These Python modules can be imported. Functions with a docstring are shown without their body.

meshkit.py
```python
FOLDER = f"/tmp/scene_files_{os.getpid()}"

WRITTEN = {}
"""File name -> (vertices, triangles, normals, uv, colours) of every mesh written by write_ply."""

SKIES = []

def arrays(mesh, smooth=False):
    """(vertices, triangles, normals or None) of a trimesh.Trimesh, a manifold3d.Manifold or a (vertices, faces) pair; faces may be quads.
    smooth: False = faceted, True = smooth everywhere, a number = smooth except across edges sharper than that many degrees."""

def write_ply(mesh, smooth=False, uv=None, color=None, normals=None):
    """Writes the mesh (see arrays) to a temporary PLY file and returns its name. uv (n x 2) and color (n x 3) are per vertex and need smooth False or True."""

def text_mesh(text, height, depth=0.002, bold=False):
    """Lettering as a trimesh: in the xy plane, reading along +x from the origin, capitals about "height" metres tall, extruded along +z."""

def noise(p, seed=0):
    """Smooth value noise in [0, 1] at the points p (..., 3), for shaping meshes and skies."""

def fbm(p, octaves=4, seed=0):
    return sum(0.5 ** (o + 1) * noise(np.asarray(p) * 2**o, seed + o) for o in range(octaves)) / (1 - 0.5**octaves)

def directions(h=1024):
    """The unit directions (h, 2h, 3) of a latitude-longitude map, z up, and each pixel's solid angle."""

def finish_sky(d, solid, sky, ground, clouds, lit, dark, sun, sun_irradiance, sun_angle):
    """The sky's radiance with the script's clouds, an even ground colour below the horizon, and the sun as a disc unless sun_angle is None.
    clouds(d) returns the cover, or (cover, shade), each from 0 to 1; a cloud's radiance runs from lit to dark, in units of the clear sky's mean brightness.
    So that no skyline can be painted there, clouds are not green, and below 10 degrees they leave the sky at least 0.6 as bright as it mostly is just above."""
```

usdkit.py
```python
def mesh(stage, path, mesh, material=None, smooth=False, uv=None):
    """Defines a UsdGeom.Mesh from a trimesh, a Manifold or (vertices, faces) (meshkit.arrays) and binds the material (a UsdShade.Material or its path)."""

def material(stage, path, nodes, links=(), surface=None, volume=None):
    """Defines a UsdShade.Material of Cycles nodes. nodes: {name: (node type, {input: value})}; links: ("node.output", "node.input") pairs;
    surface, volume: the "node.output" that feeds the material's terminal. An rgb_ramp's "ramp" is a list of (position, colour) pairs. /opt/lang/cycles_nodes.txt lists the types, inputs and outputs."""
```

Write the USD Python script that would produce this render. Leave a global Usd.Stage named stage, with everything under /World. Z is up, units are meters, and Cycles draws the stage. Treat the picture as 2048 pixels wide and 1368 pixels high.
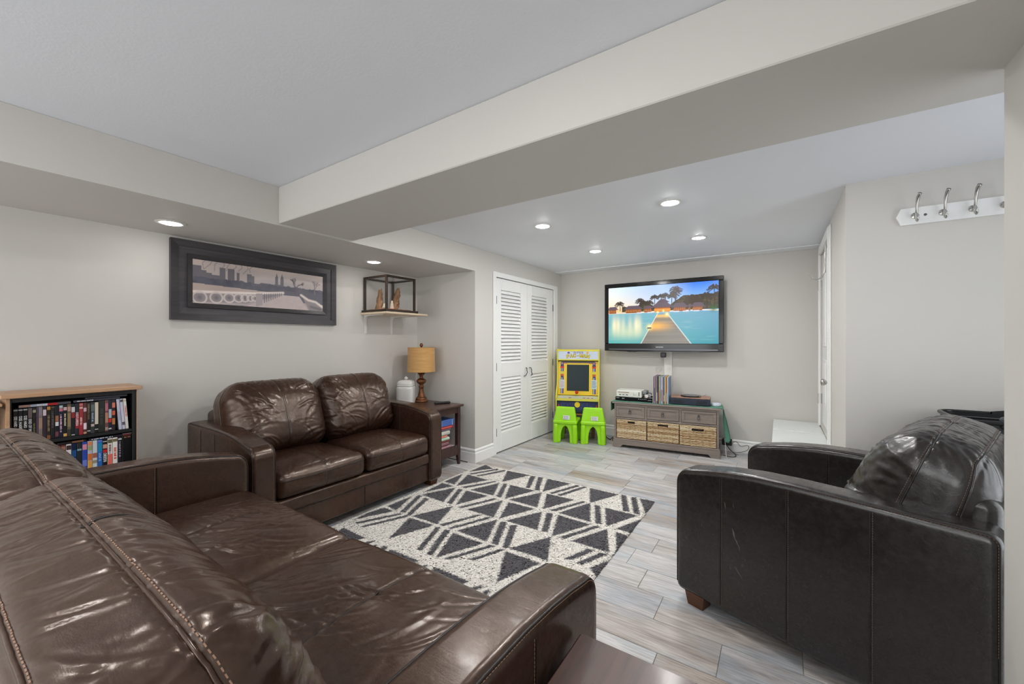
import math, random
import numpy as np
import trimesh
import manifold3d as m3
import meshkit, usdkit
from pxr import Usd, UsdGeom, UsdLux, Gf, Sdf, Vt, UsdShade
from shapely.geometry import Polygon

PI = math.pi
stage = Usd.Stage.CreateInMemory()
UsdGeom.SetStageUpAxis(stage, UsdGeom.Tokens.z)
UsdGeom.SetStageMetersPerUnit(stage, 1.0)
UsdGeom.Xform.Define(stage, '/World')
UsdGeom.Scope.Define(stage, '/World/Looks')

# ------------------------------------------------------------------ camera
YAW, EYE = 0.5884, 1.27
cam = UsdGeom.Camera.Define(stage, '/World/camera')
cam.AddTranslateOp().Set((0, 0, EYE))
cam.AddRotateXYZOp().Set((90, 0, math.degrees(YAW)))
cam.CreateProjectionAttr('perspective')
cam.CreateHorizontalApertureAttr(36.0)
cam.CreateVerticalApertureAttr(36.0 * 1368 / 2048)
cam.CreateFocalLengthAttr(36.0 * 802 / 2048)
cam.CreateVerticalApertureOffsetAttr(36.0 * -1.0 / 2048)
cam.CreateClippingRangeAttr((0.03, 100))
cam.CreateFStopAttr(0.0)
cam.CreateExposureAttr(1.19)

# ------------------------------------------------------------------ light
LAMP, LAMP_SOFFIT = 118.0, 19.0            # radiance of the recessed LED discs: ceiling, and the dimmer ones in the soffit
def rect_light(name, loc, rot, w, h, color, power):
    l = UsdLux.RectLight.Define(stage, '/World/' + name)
    l.AddTranslateOp().Set(loc)
    l.AddRotateXYZOp().Set(rot)
    l.CreateWidthAttr(w)
    l.CreateHeightAttr(h)
    l.CreateColorAttr(Gf.Vec3f(*color))
    l.CreateIntensityAttr(power)
    l.CreateNormalizeAttr(False)
# unseen daylight, lighting the room from behind the photographer and from the right hall
rect_light('window_daylight', (-2.45, -2.55, 1.15), (90, 0, 0), 1.6, 1.8, (0.97, 0.99, 1.0), 1.5)
rect_light('window_daylight_001', (-0.55, -2.55, 1.15), (90, 0, 0), 1.6, 1.8, (0.97, 0.99, 1.0), 1.5)
rect_light('hall_daylight', (1.86, 1.95, 1.15), (90, 0, 90), 1.5, 1.9, (0.90, 0.95, 1.0), 1.0)  # out of view, placed to light the far room and the seats

# ------------------------------------------------------------------ helpers
used, MATS = {}, {}
def numbered(parent, name):
    k = (parent, name)
    n = used.get(k, 0)
    used[k] = n + 1
    return name if n == 0 else '%s_%03d' % (name, n)
def setd(prim, **kw):
    for k, v in kw.items():
        if v:
            prim.SetCustomDataByKey(k, v)
def ppath(parent):
    return '/World' if parent is None else str(parent.GetPath())
def obj(name, mesh, mat, parent=None, smooth=30, label=None, cat=None, group=None, kind=None, colors=None):
    pp = ppath(parent)
    path = pp + '/' + numbered(pp, name)
    if isinstance(mesh, list):
        mesh = cat_meshes(mesh)
    m = usdkit.mesh(stage, path, mesh, mat, smooth)
    if colors is not None:
        UsdGeom.PrimvarsAPI(m).CreatePrimvar('paint', Sdf.ValueTypeNames.Color3fArray, 'vertex').Set(Vt.Vec3fArray.FromNumpy(np.asarray(colors, np.float32)))
    p = m.GetPrim()
    setd(p, label=label, category=cat, group=group, kind=kind)
    return p
def thing(name, label, cat, loc=(0, 0, 0), rotz=0.0, group=None, kind=None):
    x = UsdGeom.Xform.Define(stage, '/World/' + numbered('/World', name))
    x.AddTranslateOp().Set(tuple(float(v) for v in loc))
    x.AddRotateZOp().Set(float(rotz))
    p = x.GetPrim()
    setd(p, label=label, category=cat, group=group, kind=kind)
    return p
def struct(name, mesh, mat, parent=None, smooth=False):
    return obj(name, mesh, mat, parent, smooth, kind='structure' if parent is None else None)

def cat_meshes(ms):
    return trimesh.util.concatenate([trimesh.Trimesh(*meshkit.arrays(m)[:2], process=False) for m in ms])
def box(x0, x1, y0, y1, z0, z1, b=0.0):
    """box, with chamfered edges of b"""
    c, s = np.array([(x0 + x1) / 2, (y0 + y1) / 2, (z0 + z1) / 2]), np.array([abs(x1 - x0), abs(y1 - y0), abs(z1 - z0)])
    if b <= 0:
        m = trimesh.creation.box(s)
        m.apply_translation(c)
        return m
    b = min(b, s.min() * 0.45)
    h = s / 2
    pts = []
    for sx in (-1, 1):
        for sy in (-1, 1):
            for sz in (-1, 1):
                for k in range(3):
                    p = h - b
                    p = p.copy()
                    p[k] = h[k]
                    pts.append(p * (sx, sy, sz))
    m = trimesh.Trimesh(*hull(pts), process=False)
    m.apply_translation(c)
    return m
def hull(pts):
    mm = m3.Manifold.hull_points(np.asarray(pts, float)).to_mesh()
    return np.array(mm.vert_properties[:, :3], float), np.array(mm.tri_verts)
def rbox(x0, x1, y0, y1, z0, z1, r, n=16):
    """box with fully rounded edges"""
    c, h = np.array([(x0 + x1) / 2, (y0 + y1) / 2, (z0 + z1) / 2]), np.array([abs(x1 - x0), abs(y1 - y0), abs(z1 - z0)]) / 2
    r = min(r, h.min() * 0.98)
    s = trimesh.creation.uv_sphere(radius=r, count=[n // 2 + 1, n]).vertices
    pts = np.concatenate([s + (h - r) * (a, b, d) for a in (-1, 1) for b in (-1, 1) for d in (-1, 1)])
    m = trimesh.Trimesh(*hull(pts), process=False)
    m.apply_translation(c)
    return m
def prism(poly, d0, d1, plane='xz', b=0):
    """extrude a 2D polygon; plane 'xz' runs along y, 'yz' along x, 'xy' along z"""
    pg = poly if isinstance(poly, Polygon) else Polygon(poly)
    m = trimesh.creation.extrude_polygon(pg.buffer(0), abs(d1 - d0), engine='earcut')
    v = np.array(m.vertices)
    lo = min(d0, d1)
    if plane == 'xz':
        w = np.stack([v[:, 0], v[:, 2] + lo, v[:, 1]], 1)
    elif plane == 'yz':
        w = np.stack([v[:, 2] + lo, v[:, 0], v[:, 1]], 1)
    else:
        w = np.stack([v[:, 0], v[:, 1], v[:, 2] + lo], 1)
    f = np.array(m.faces)
    m = trimesh.Trimesh(w, f, process=False)
    if plane == 'xz':
        m.invert()
    return m
def tube(pts, r, n=8, closed=False, cap=True):
    pts = np.asarray(pts, float)
    k = len(pts)
    rr = np.broadcast_to(np.asarray(r, float), (k,))
    if closed:
        t = np.roll(pts, -1, 0) - np.roll(pts, 1, 0)
    else:
        t = np.gradient(pts, axis=0)
    t /= np.maximum(np.linalg.norm(t, axis=1, keepdims=True), 1e-9)
    up = np.array([0, 0, 1.0]) if abs(t[0][2]) < 0.9 else np.array([1.0, 0, 0])
    N = []
    u = np.cross(t[0], up)
    u /= np.linalg.norm(u)
    for i in range(k):
        u = u - t[i] * (u @ t[i])
        u /= max(np.linalg.norm(u), 1e-9)
        N.append(u.copy())
    N = np.array(N)
    B = np.cross(t, N)
    a = np.linspace(0, 2 * PI, n, endpoint=False)
    v = (pts[:, None] + rr[:, None, None] * (np.cos(a)[None, :, None] * N[:, None] + np.sin(a)[None, :, None] * B[:, None])).reshape(-1, 3)
    f = []
    for i in range(k if closed else k - 1):
        j = (i + 1) % k
        for c in range(n):
            d = (c + 1) % n
            f += [[i * n + c, i * n + d, j * n + d], [i * n + c, j * n + d, j * n + c]]
    if cap and not closed:
        v = np.vstack([v, pts[:1], pts[-1:]])
        for c in range(n):
            d = (c + 1) % n
            f += [[k * n, d, c], [k * n + 1, (k - 1) * n + c, (k - 1) * n + d]]
    return trimesh.Trimesh(v, f, process=False)
def lathe(prof, n=32, loc=(0, 0, 0)):
    """revolve (r, z) points about z"""
    prof = np.asarray(prof, float)
    a = np.linspace(0, 2 * PI, n, endpoint=False)
    v = np.stack([prof[:, 0][:, None] * np.cos(a), prof[:, 0][:, None] * np.sin(a), np.repeat(prof[:, 1][:, None], n, 1)], -1).reshape(-1, 3) + loc
    f = []
    for i in range(len(prof) - 1):
        for c in range(n):
            d = (c + 1) % n
            f += [[i * n + c, i * n + d, (i + 1) * n + d], [i * n + c, (i + 1) * n + d, (i + 1) * n + c]]
    return trimesh.Trimesh(v, f, process=False)
def cyl(r, z0, z1, loc=(0, 0), n=24, axis='z'):
    m = lathe([(0, z0), (r, z0), (r, z1), (0, z1)], n)
    v = np.array(m.vertices)
    if axis == 'x':
        v = v[:, [2, 0, 1]]
    elif axis == 'y':
        v = v[:, [1, 2, 0]]
    return trimesh.Trimesh(v, m.faces, process=False)
def moved(m, t, rz=0.0, rx=0.0, ry=0.0):
    m = trimesh.Trimesh(*meshkit.arrays(m)[:2], process=False)
    T = trimesh.transformations
    M = T.rotation_matrix(math.radians(rz), [0, 0, 1]) @ T.rotation_matrix(math.radians(ry), [0, 1, 0]) @ T.rotation_matrix(math.radians(rx), [1, 0, 0])
    m.apply_transform(M)
    m.apply_translation(t)
    return m
def text_on(text, height, origin, xdir, ydir, center=True, depth=0.0006, width=None, bold=False):
    """lettering in the plane spanned by xdir (reading direction) and ydir (letters' up)"""
    m = meshkit.text_mesh(text, height, depth, bold)
    v = np.array(m.vertices)
    w = v[:, 0].max() - v[:, 0].min()
    v[:, 0] -= v[:, 0].min()
    if width:
        v[:, 0] *= width / w
        w = width
    if center:
        v[:, 0] -= w / 2
        v[:, 1] -= height / 2
    xd, yd = np.asarray(xdir, float), np.asarray(ydir, float)
    zd = np.cross(xd, yd)
    return trimesh.Trimesh(np.asarray(origin, float) + v[:, :1] * xd + v[:, 1:2] * yd + v[:, 2:] * zd, m.faces, process=False)
def bars_on(rng, length, height, origin, xdir, ydir, depth=0.0005):
    """lettering too small to read: a row of short strokes"""
    xd, yd = np.asarray(xdir, float), np.asarray(ydir, float)
    zd = np.cross(xd, yd)
    out, x = [], -length / 2
    while x < length / 2:
        w = height * rng.uniform(0.25, 0.8)
        h = height * rng.uniform(0.7, 1.0)
        b = box(x, x + w, -height / 2, -height / 2 + h, 0, depth)
        out.append(b)
        x += w + height * rng.choice([0.18, 0.18, 0.2, 0.6])
    m = cat_meshes(out)
    v = np.array(m.vertices)
    return trimesh.Trimesh(np.asarray(origin, float) + v[:, :1] * xd + v[:, 1:2] * yd + v[:, 2:] * zd, m.faces, process=False)

# ------------------------------------------------------------------ materials
def mat(name, nodes, links, surface):
    path = '/World/Looks/' + name
    if name not in MATS:
        MATS[name] = usdkit.material(stage, path, nodes, links, surface)
    return MATS[name]
def plain(name, color, rough=0.5, metallic=0.0, spec=0.5, coat=0.0, bump=0.0, bscale=60.0, var=0.0, emit=None):
    if name in MATS:
        return MATS[name]
    pr = dict(base_color=color, roughness=rough, metallic=metallic, specular_ior_level=spec, coat_weight=coat, coat_roughness=0.12)
    if emit:
        pr.update(emission_color=emit[0], emission_strength=emit[1])
    nodes, links = {'p': ('principled_bsdf', pr)}, []
    if bump or var:
        nodes['tc'] = ('texture_coordinate', {})
        nodes['n'] = ('noise_texture', dict(scale=bscale, detail=4.0))
        links.append(('tc.object', 'n.vector'))
    if bump:
        nodes['b'] = ('bump', dict(strength=bump, distance=0.002))
        links += [('n.fac', 'b.height'), ('b.normal', 'p.normal')]
    if var:
        nodes['r'] = ('rgb_ramp', dict(ramp=[(0.3, tuple(c * (1 - var) for c in color)), (0.7, tuple(min(1, c * (1 + var)) for c in color))]))
        links += [('n.fac', 'r.fac'), ('r.color', 'p.base_color')]
    return mat(name, nodes, links, 'p.BSDF')
def srgb(r, g, b):
    c = np.array([r, g, b]) / 255.0
    return tuple(float(v) for v in np.where(c < 0.04045, c / 12.92, ((c + 0.055) / 1.055) ** 2.4))
def tint(r, g, b, rough=0.45, **kw):
    """a plain print or plastic colour, given in sRGB"""
    return plain('colour_%d_%d_%d_%d' % (r, g, b, int(rough * 100)), srgb(r, g, b), rough, **kw)

M = {}
def paint(name, color, rough=0.55, b=0.05):
    return mat(name, {'g': ('geometry', {}), 'n': ('noise_texture', dict(scale=90.0, detail=3.0)), 'n2': ('noise_texture', dict(scale=2.2, detail=5.0)),
                      'm': ('math', dict(math_type='add')), 'b': ('bump', dict(strength=b, distance=0.004)), 'p': ('principled_bsdf', dict(base_color=color, roughness=rough, specular_ior_level=0.35))},
               [('g.position', 'n.vector'), ('g.position', 'n2.vector'), ('n.fac', 'm.value1'), ('n2.fac', 'm.value2'), ('m.value', 'b.height'), ('b.normal', 'p.normal')], 'p.BSDF')
M['wall'] = paint('wall_paint', srgb(211, 208, 203), 0.6)
M['ceil'] = paint('ceiling_paint', srgb(239, 242, 248), 0.6, 0.12)
M['trim'] = plain('white_trim', srgb(243, 243, 242), 0.35)
M['step'] = plain('step_paint', srgb(226, 230, 228), 0.4, bump=0.05)

def leather(name, dark, light, rough=0.36, seedv=0.0, stint=(1, 1, 1)):
    nodes = {'tc': ('texture_coordinate', {}), 'mp': ('mapping', dict(location=(seedv, seedv * 0.7, 0))),
             'grain': ('voronoi_texture', dict(scale=420.0, feature='f1')), 'fine': ('noise_texture', dict(scale=38.0, detail=5.0, roughness=0.6)),
             'big': ('noise_texture', dict(scale=3.2, detail=4.0, roughness=0.6)), 'mp2': ('mapping', dict(scale=(5, 26, 26), rotation=(0.2, 0.1, 0.5))),
             'crease': ('noise_texture', dict(scale=1.0, detail=5.0, roughness=0.62, distortion=0.6)),
             'ramp': ('rgb_ramp', dict(ramp=[(0.32, dark), (0.72, light)])),
             'rr': ('map_range', dict(from_min=0.3, from_max=0.7, to_min=rough - 0.07, to_max=rough + 0.08)),
             'b1': ('bump', dict(strength=0.10, distance=0.0006)), 'b2': ('bump', dict(strength=0.16, distance=0.004)), 'b3': ('bump', dict(strength=0.16, distance=0.006)),
             'p': ('principled_bsdf', dict(specular_ior_level=0.6, specular_tint=stint, coat_weight=0.38, coat_roughness=0.2, coat_tint=stint))}
    links = [('tc.object', 'mp.vector'), ('mp.vector', 'grain.vector'), ('mp.vector', 'fine.vector'), ('mp.vector', 'big.vector'), ('mp.vector', 'mp2.vector'), ('mp2.vector', 'crease.vector'),
             ('big.fac', 'ramp.fac'), ('ramp.color', 'p.base_color'), ('fine.fac', 'rr.value'), ('rr.result', 'p.roughness'),
             ('crease.fac', 'b3.height'), ('fine.fac', 'b2.height'), ('b3.normal', 'b2.normal'), ('grain.distance', 'b1.height'), ('b2.normal', 'b1.normal'), ('b1.normal', 'p.normal')]
    return mat(name, nodes, links, 'p.BSDF')
M['leather'] = leather('brown_leather', (0.024, 0.0118, 0.0080), (0.048, 0.0235, 0.0155), 0.31, 0.0, (1.0, 0.82, 0.70))  # warm highlight tint imitates light reflected off the walls
M['leather_shaded'] = leather('shaded_leather', (0.011, 0.0082, 0.0073), (0.0175, 0.0132, 0.0118), 0.29, 3.0)  # shaded copy of the sofa leather, shade put into the armchair colour
M['welt'] = plain('welt_leather', (0.016, 0.011, 0.009), 0.45)
M['thread'] = plain('tan_thread', srgb(156, 122, 102), 0.6)
M['thread_dark'] = plain('brown_thread', srgb(110, 88, 76), 0.6)
M['walnut'] = plain('walnut_foot', srgb(96, 58, 34), 0.35, var=0.25, bscale=22)

def wood(name, dark, light, rough=0.4, axis='x', scale=2.5, stretch=16.0, bump=0.06, coat=0.0):
    sc = {'x': (1, stretch, stretch), 'y': (stretch, 1, stretch), 'z': (stretch, stretch, 1)}[axis]
    return mat(name, {'tc': ('texture_coordinate', {}), 'mp': ('mapping', dict(scale=sc)), 'n': ('noise_texture', dict(scale=scale, detail=6.0, roughness=0.6, distortion=0.4)),
                      'r': ('rgb_ramp', dict(ramp=[(0.3, dark), (0.7, light)])), 'b': ('bump', dict(strength=bump, distance=0.002)), 'p': ('principled_bsdf', dict(roughness=rough, coat_weight=coat, coat_roughness=0.15))},
               [('tc.object', 'mp.vector'), ('mp.vector', 'n.vector'), ('n.fac', 'r.fac'), ('r.color', 'p.base_color'), ('n.fac', 'b.height'), ('b.normal', 'p.normal')], 'p.BSDF')
M['espresso'] = wood('espresso_wood', srgb(48, 28, 26), srgb(70, 42, 38), 0.35, 'x', coat=0.2)
M['espresso_y'] = wood('espresso_wood_y', srgb(58, 36, 30), srgb(88, 58, 48), 0.35, 'y', coat=0.2)
M['taupe'] = wood('taupe_wood', srgb(124, 114, 107), srgb(148, 136, 127), 0.5, 'x')
M['tan_edge'] = wood('tan_edge_wood', srgb(176, 136, 104), srgb(200, 160, 126), 0.4, 'y')
M['black'] = plain('black_laminate', srgb(26, 25, 26), 0.45)
M['black_gloss'] = plain('black_gloss_plastic', (0.008, 0.008, 0.009), 0.12)
M['black_plastic'] = plain('black_plastic', (0.012, 0.012, 0.014), 0.4)
M['steel'] = plain('brushed_nickel', srgb(190, 188, 184), 0.28, metallic=1.0)
M['dark_metal'] = plain('dark_pewter', srgb(110, 110, 114), 0.35, metallic=1.0)
M['white_plastic'] = plain('white_plastic', srgb(232, 231, 227), 0.35)
M['ceramic'] = plain('white_ceramic', srgb(232, 231, 228), 0.15, coat=0.3)
M['bronze'] = mat('bronze_lamp', {'tc': ('texture_coordinate', {}), 'n': ('noise_texture', dict(scale=30.0, detail=5.0)), 'r': ('rgb_ramp', dict(ramp=[(0.3, srgb(84, 52, 30)), (0.7, srgb(150, 98, 62))])), 'p': ('principled_bsdf', dict(roughness=0.38, metallic=0.55))},
                  [('tc.object', 'n.vector'), ('n.fac', 'r.fac'), ('r.color', 'p.base_color')], 'p.BSDF')
M['shade'] = mat('shade_silk', {'tc': ('texture_coordinate', {}), 'mp': ('mapping', dict(scale=(6, 6, 240))), 'n': ('noise_texture', dict(scale=1.0, detail=4.0)),
                               'r': ('rgb_ramp', dict(ramp=[(0.35, srgb(220, 168, 96)), (0.65, srgb(238, 196, 130))])), 'd': ('principled_bsdf', dict(roughness=0.55, sheen_weight=0.4)), 't': ('translucent_bsdf', {}), 'm': ('mix_closure', dict(fac=0.3))},
                 [('tc.object', 'mp.vector'), ('mp.vector', 'n.vector'), ('n.fac', 'r.fac'), ('r.color', 'd.base_color'), ('r.color', 't.color'), ('d.BSDF', 'm.closure1'), ('t.BSDF', 'm.closure2')], 'm.closure')
M['glass'] = mat('clear_pane', {'w': ('layer_weight', dict(blend=0.5)), 'pw': ('math', dict(math_type='power', value2=4.0)), 'f': ('math', dict(math_type='multiply_add', value2=0.5, value3=0.04)), 't': ('transparent_bsdf', dict(color=(0.97, 0.98, 0.98))), 'g': ('glossy_bsdf', dict(roughness=0.02)), 'm': ('mix_closure', {})},
                 [('w.facing', 'pw.value1'), ('pw.value', 'f.value1'), ('f.value', 'm.fac'), ('t.BSDF', 'm.closure1'), ('g.BSDF', 'm.closure2')], 'm.closure')
M['green'] = plain('lime_plastic', srgb(158, 226, 28), 0.32)
M['teal'] = plain('green_cotton', srgb(102, 158, 136), 0.9, bump=0.5, bscale=220, var=0.2)
M['led'] = plain('led_diffuser', (0.9, 0.9, 0.9), 0.5, emit=((1.0, 0.985, 0.965), LAMP))
M['led_soffit'] = plain('led_diffuser_soft', (0.9, 0.9, 0.9), 0.5, emit=((1.0, 0.965, 0.92), LAMP_SOFFIT))
M['led_unseen_rear'] = plain('led_diffuser_unseen', (0.9, 0.9, 0.9), 0.5, emit=((1.0, 0.985, 0.965), LAMP * 0.7))  # for the unseen ceiling lights over the near room
M['wicker'] = plain('wicker_straw', srgb(218, 194, 156), 0.7)
M['wicker_light'] = plain('wicker_pale', srgb(236, 220, 190), 0.7)
M['wicker_dark'] = plain('wicker_brown', srgb(184, 152, 112), 0.75)
M['shadow_lining'] = plain('basket_shade_lining', srgb(40, 34, 30), 0.9)  # dark sheets inside the weave stand in for shade in the baskets
M['painted'] = mat('print', {'a': ('attribute', dict(attribute='paint')), 'p': ('principled_bsdf', dict(roughness=0.3))}, [('a.color', 'p.base_color')], 'p.BSDF')
M['screen'] = mat('lit_screen', {'a': ('attribute', dict(attribute='paint')), 'p': ('principled_bsdf', dict(base_color=(0.01, 0.01, 0.01), roughness=0.2, emission_strength=0.57))}, [('a.color', 'p.emission_color')], 'p.BSDF')
M['pile'] = mat('rug_pile', {'a': ('attribute', dict(attribute='paint')), 'tc': ('texture_coordinate', {}), 'n': ('noise_texture', dict(scale=260.0, detail=2.0)), 'r': ('rgb_ramp', dict(ramp=[(0.3, (0.8, 0.8, 0.8)), (0.7, (1.15, 1.15, 1.15))])),
                             'x': ('mix', dict(mix_type='multiply', fac=1.0)), 'b': ('bump', dict(strength=0.3, distance=0.003)), 'p': ('principled_bsdf', dict(roughness=0.95, specular_ior_level=0.1, sheen_weight=0.25))},
                [('tc.object', 'n.vector'), ('n.fac', 'r.fac'), ('a.color', 'x.color1'), ('r.color', 'x.color2'), ('x.color', 'p.base_color'), ('n.fac', 'b.height'), ('b.normal', 'p.normal')], 'p.BSDF')
def plank_mat(i, c):
    off = i * 3.7
    dark, mid, light, blue = c
    return mat('wood_tile_%d' % i, {'g': ('geometry', {}), 'o': ('object_info', {}), 'ov': ('vector_math', dict(math_type='scale', vector1=(7.3, 3.1, 0), )), 'ad': ('vector_math', dict(math_type='add')),
                                    'mp': ('mapping', dict(scale=(1.6, 17, 1), location=(off, off, 0))), 'n': ('noise_texture', dict(scale=1.0, detail=7.0, roughness=0.66, distortion=0.9)),
                                    'mp2': ('mapping', dict(scale=(9, 120, 1), location=(off, 0, 0))), 'n2': ('noise_texture', dict(scale=1.0, detail=3.0)), 'mp3': ('mapping', dict(scale=(2.2, 7, 1), location=(off * 2, 5, 0))), 'n3': ('noise_texture', dict(scale=1.0, detail=3.0)),
                                    'r': ('rgb_ramp', dict(ramp=[(0.28, dark), (0.45, mid), (0.62, light)])), 'f3': ('map_range', dict(from_min=0.46, from_max=0.64, to_min=0.0, to_max=0.8, clamp=True)), 'x': ('mix', dict(mix_type='mix', color2=blue)),
                                    'r2': ('rgb_ramp', dict(ramp=[(0.35, (0.8, 0.8, 0.8)), (0.65, (1.1, 1.1, 1.1))])), 'y': ('mix', dict(mix_type='multiply', fac=1.0)), 'b': ('bump', dict(strength=0.12, distance=0.002)), 'p': ('principled_bsdf', dict(roughness=0.42, specular_ior_level=0.45))},
               [('o.random', 'ov.scale'), ('g.position', 'ad.vector1'), ('ov.vector', 'ad.vector2'), ('ad.vector', 'mp.vector'), ('mp.vector', 'n.vector'), ('ad.vector', 'mp2.vector'), ('mp2.vector', 'n2.vector'), ('ad.vector', 'mp3.vector'), ('mp3.vector', 'n3.vector'),
                ('n.fac', 'r.fac'), ('r.color', 'x.color1'), ('n3.fac', 'f3.value'), ('f3.result', 'x.fac'), ('x.color', 'y.color1'), ('n2.fac', 'r2.fac'), ('r2.color', 'y.color2'), ('y.color', 'p.base_color'), ('n2.fac', 'b.height'), ('b.normal', 'p.normal')], 'p.BSDF')
def greyed(k):
    m = sum(k) / 3
    return srgb(*[0.955 * (m + 0.72 * (v - m)) + (0, 0, 4)[j] for j, v in enumerate(k)])
PLANKS = [plank_mat(i, [greyed(k) for k in c]) for i, c in enumerate([
    [(150, 136, 122), (198, 190, 178), (222, 217, 208), (184, 193, 198)], [(138, 122, 108), (184, 170, 154), (212, 203, 190), (180, 188, 192)],
    [(156, 148, 136), (208, 202, 193), (228, 224, 217), (196, 204, 206)], [(142, 132, 122), (186, 181, 174), (213, 209, 203), (170, 182, 190)],
    [(130, 112, 96), (176, 158, 138), (204, 190, 172), (176, 180, 180)]])]
# ================================================================== the room
XL, XC, YN, YF, XD, YH, ZC, ZS, YB = -3.52, -2.655, 3.28, 5.27, 0.345, 3.254, 2.255, 2.01, -2.6
BY0, BY1 = 1.30, 1.835
floor = struct('floor', box(XL - 0.1, 2.0, YB - 0.1, YF + 0.1, -0.06, -0.004), plain('grout', srgb(172, 164, 154), 0.8))
# wood-look tiles 0.195 x 0.5575 laid along x
TW, TL, TY = 0.195, 0.5575, 1.885
rng = random.Random(11)
near_rows = []
for k in range(-24, 19):
    y0 = TY + k * TW
    if y0 + TW < YB or y0 > YF:
        continue
    off = {0: 0.077, 1: -0.61, -1: -0.20, 9: -1.15, 10: -1.45, 11: -1.03}.get(k, rng.uniform(0, TL))
    x = off - math.ceil((off - XL) / TL) * TL
    hidden = []
    while x < 1.9:
        a, b = max(x, XL), min(x + TL, 1.9)
        if b - a > 0.02:
            m = box(a + 0.0012, b - 0.0012, max(y0, YB) + 0.0012, min(y0 + TW, YF) - 0.0012, -0.006, rng.uniform(-0.0006, 0.0003), 0.0012)
            seen = y0 > 0.9 and (a > -2.75 or (y0 > 2.5 and y0 < YN)) and a < 1.15 and not (b < -2.6 and y0 > YN)
            if seen:
                obj('plank', m, PLANKS[rng.choice([0, 0, 1, 2, 2, 3, 4])], floor, False)
            else:
                hidden.append(m)
        x += TL
    near_rows += hidden
obj('planking', near_rows, PLANKS[0], floor, False, kind='stuff')

struct('wall_left', box(XL - 0.12, XL, YB - 0.12, YN, 0, ZC), M['wall'])
# closet block right of the nook, with the door opening
CD0, CD1, CDZ = 3.645, 5.022, 1.992
nook = struct('wall_nook', box(XL - 0.12, XC, YN, CD0 - 0.006, 0, ZC), M['wall'])
struct('wall_closet', [box(XC - 0.10, XC, CD0 - 0.006, CD1 + 0.006, CDZ + 0.01, ZC), box(XC - 0.10, XC, CD1 + 0.006, YF, 0, ZC), box(XC - 0.14, XC - 0.10, CD0 - 0.1, YF, 0, ZC)], M['wall'])
struct('wall_far', box(XL, XD + 0.2, YF, YF + 0.12, 0, ZC), M['wall'])
DY0, DY1, DZ0, DZ1 = 4.15, 5.05, 0.45, 2.13
struct('wall_door', [box(XD, XD + 0.12, YH + 0.12, DY0, 0, ZC), box(XD, XD + 0.12, DY1, YF, 0, ZC), box(XD, XD + 0.12, DY0, DY1, DZ1, ZC), box(XD, XD + 0.12, DY0, DY1, 0, DZ0), box(XD + 0.08, XD + 0.12, DY0, DY1, DZ0, DZ1)], M['wall'])
struct('wall_hook', box(XD, 2.0, YH, YH + 0.12, 0, ZC), M['wall'])
struct('wall_hall', box(1.9, 2.02, 0.8, YH, 0, ZC), M['wall'])
XR, YR = 0.515, 1.672
struct('wall_right', [box(XR, XR + 0.12, YB, YR, 0, ZC), box(XR + 0.12, 1.9, 0.8, 0.92, 0, ZC)], M['wall'])
struct('wall_back', box(XL, XR, YB - 0.12, YB, 0, ZC), M['wall'])
struct('ceiling', box(XL - 0.12, 2.02, YB - 0.12, YF + 0.12, ZC, ZC + 0.1), M['ceil'])
# dropped soffit along the left wall and the beam that meets it
struct('trim_1', box(XL, XC, YB, YN, ZS, ZC - 0.001), M['wall'])
struct('trim_2', box(XC - 0.0005, 1.9, BY0, BY1, ZS + 0.012, ZC - 0.001, 0.004), M['wall'])
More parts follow.
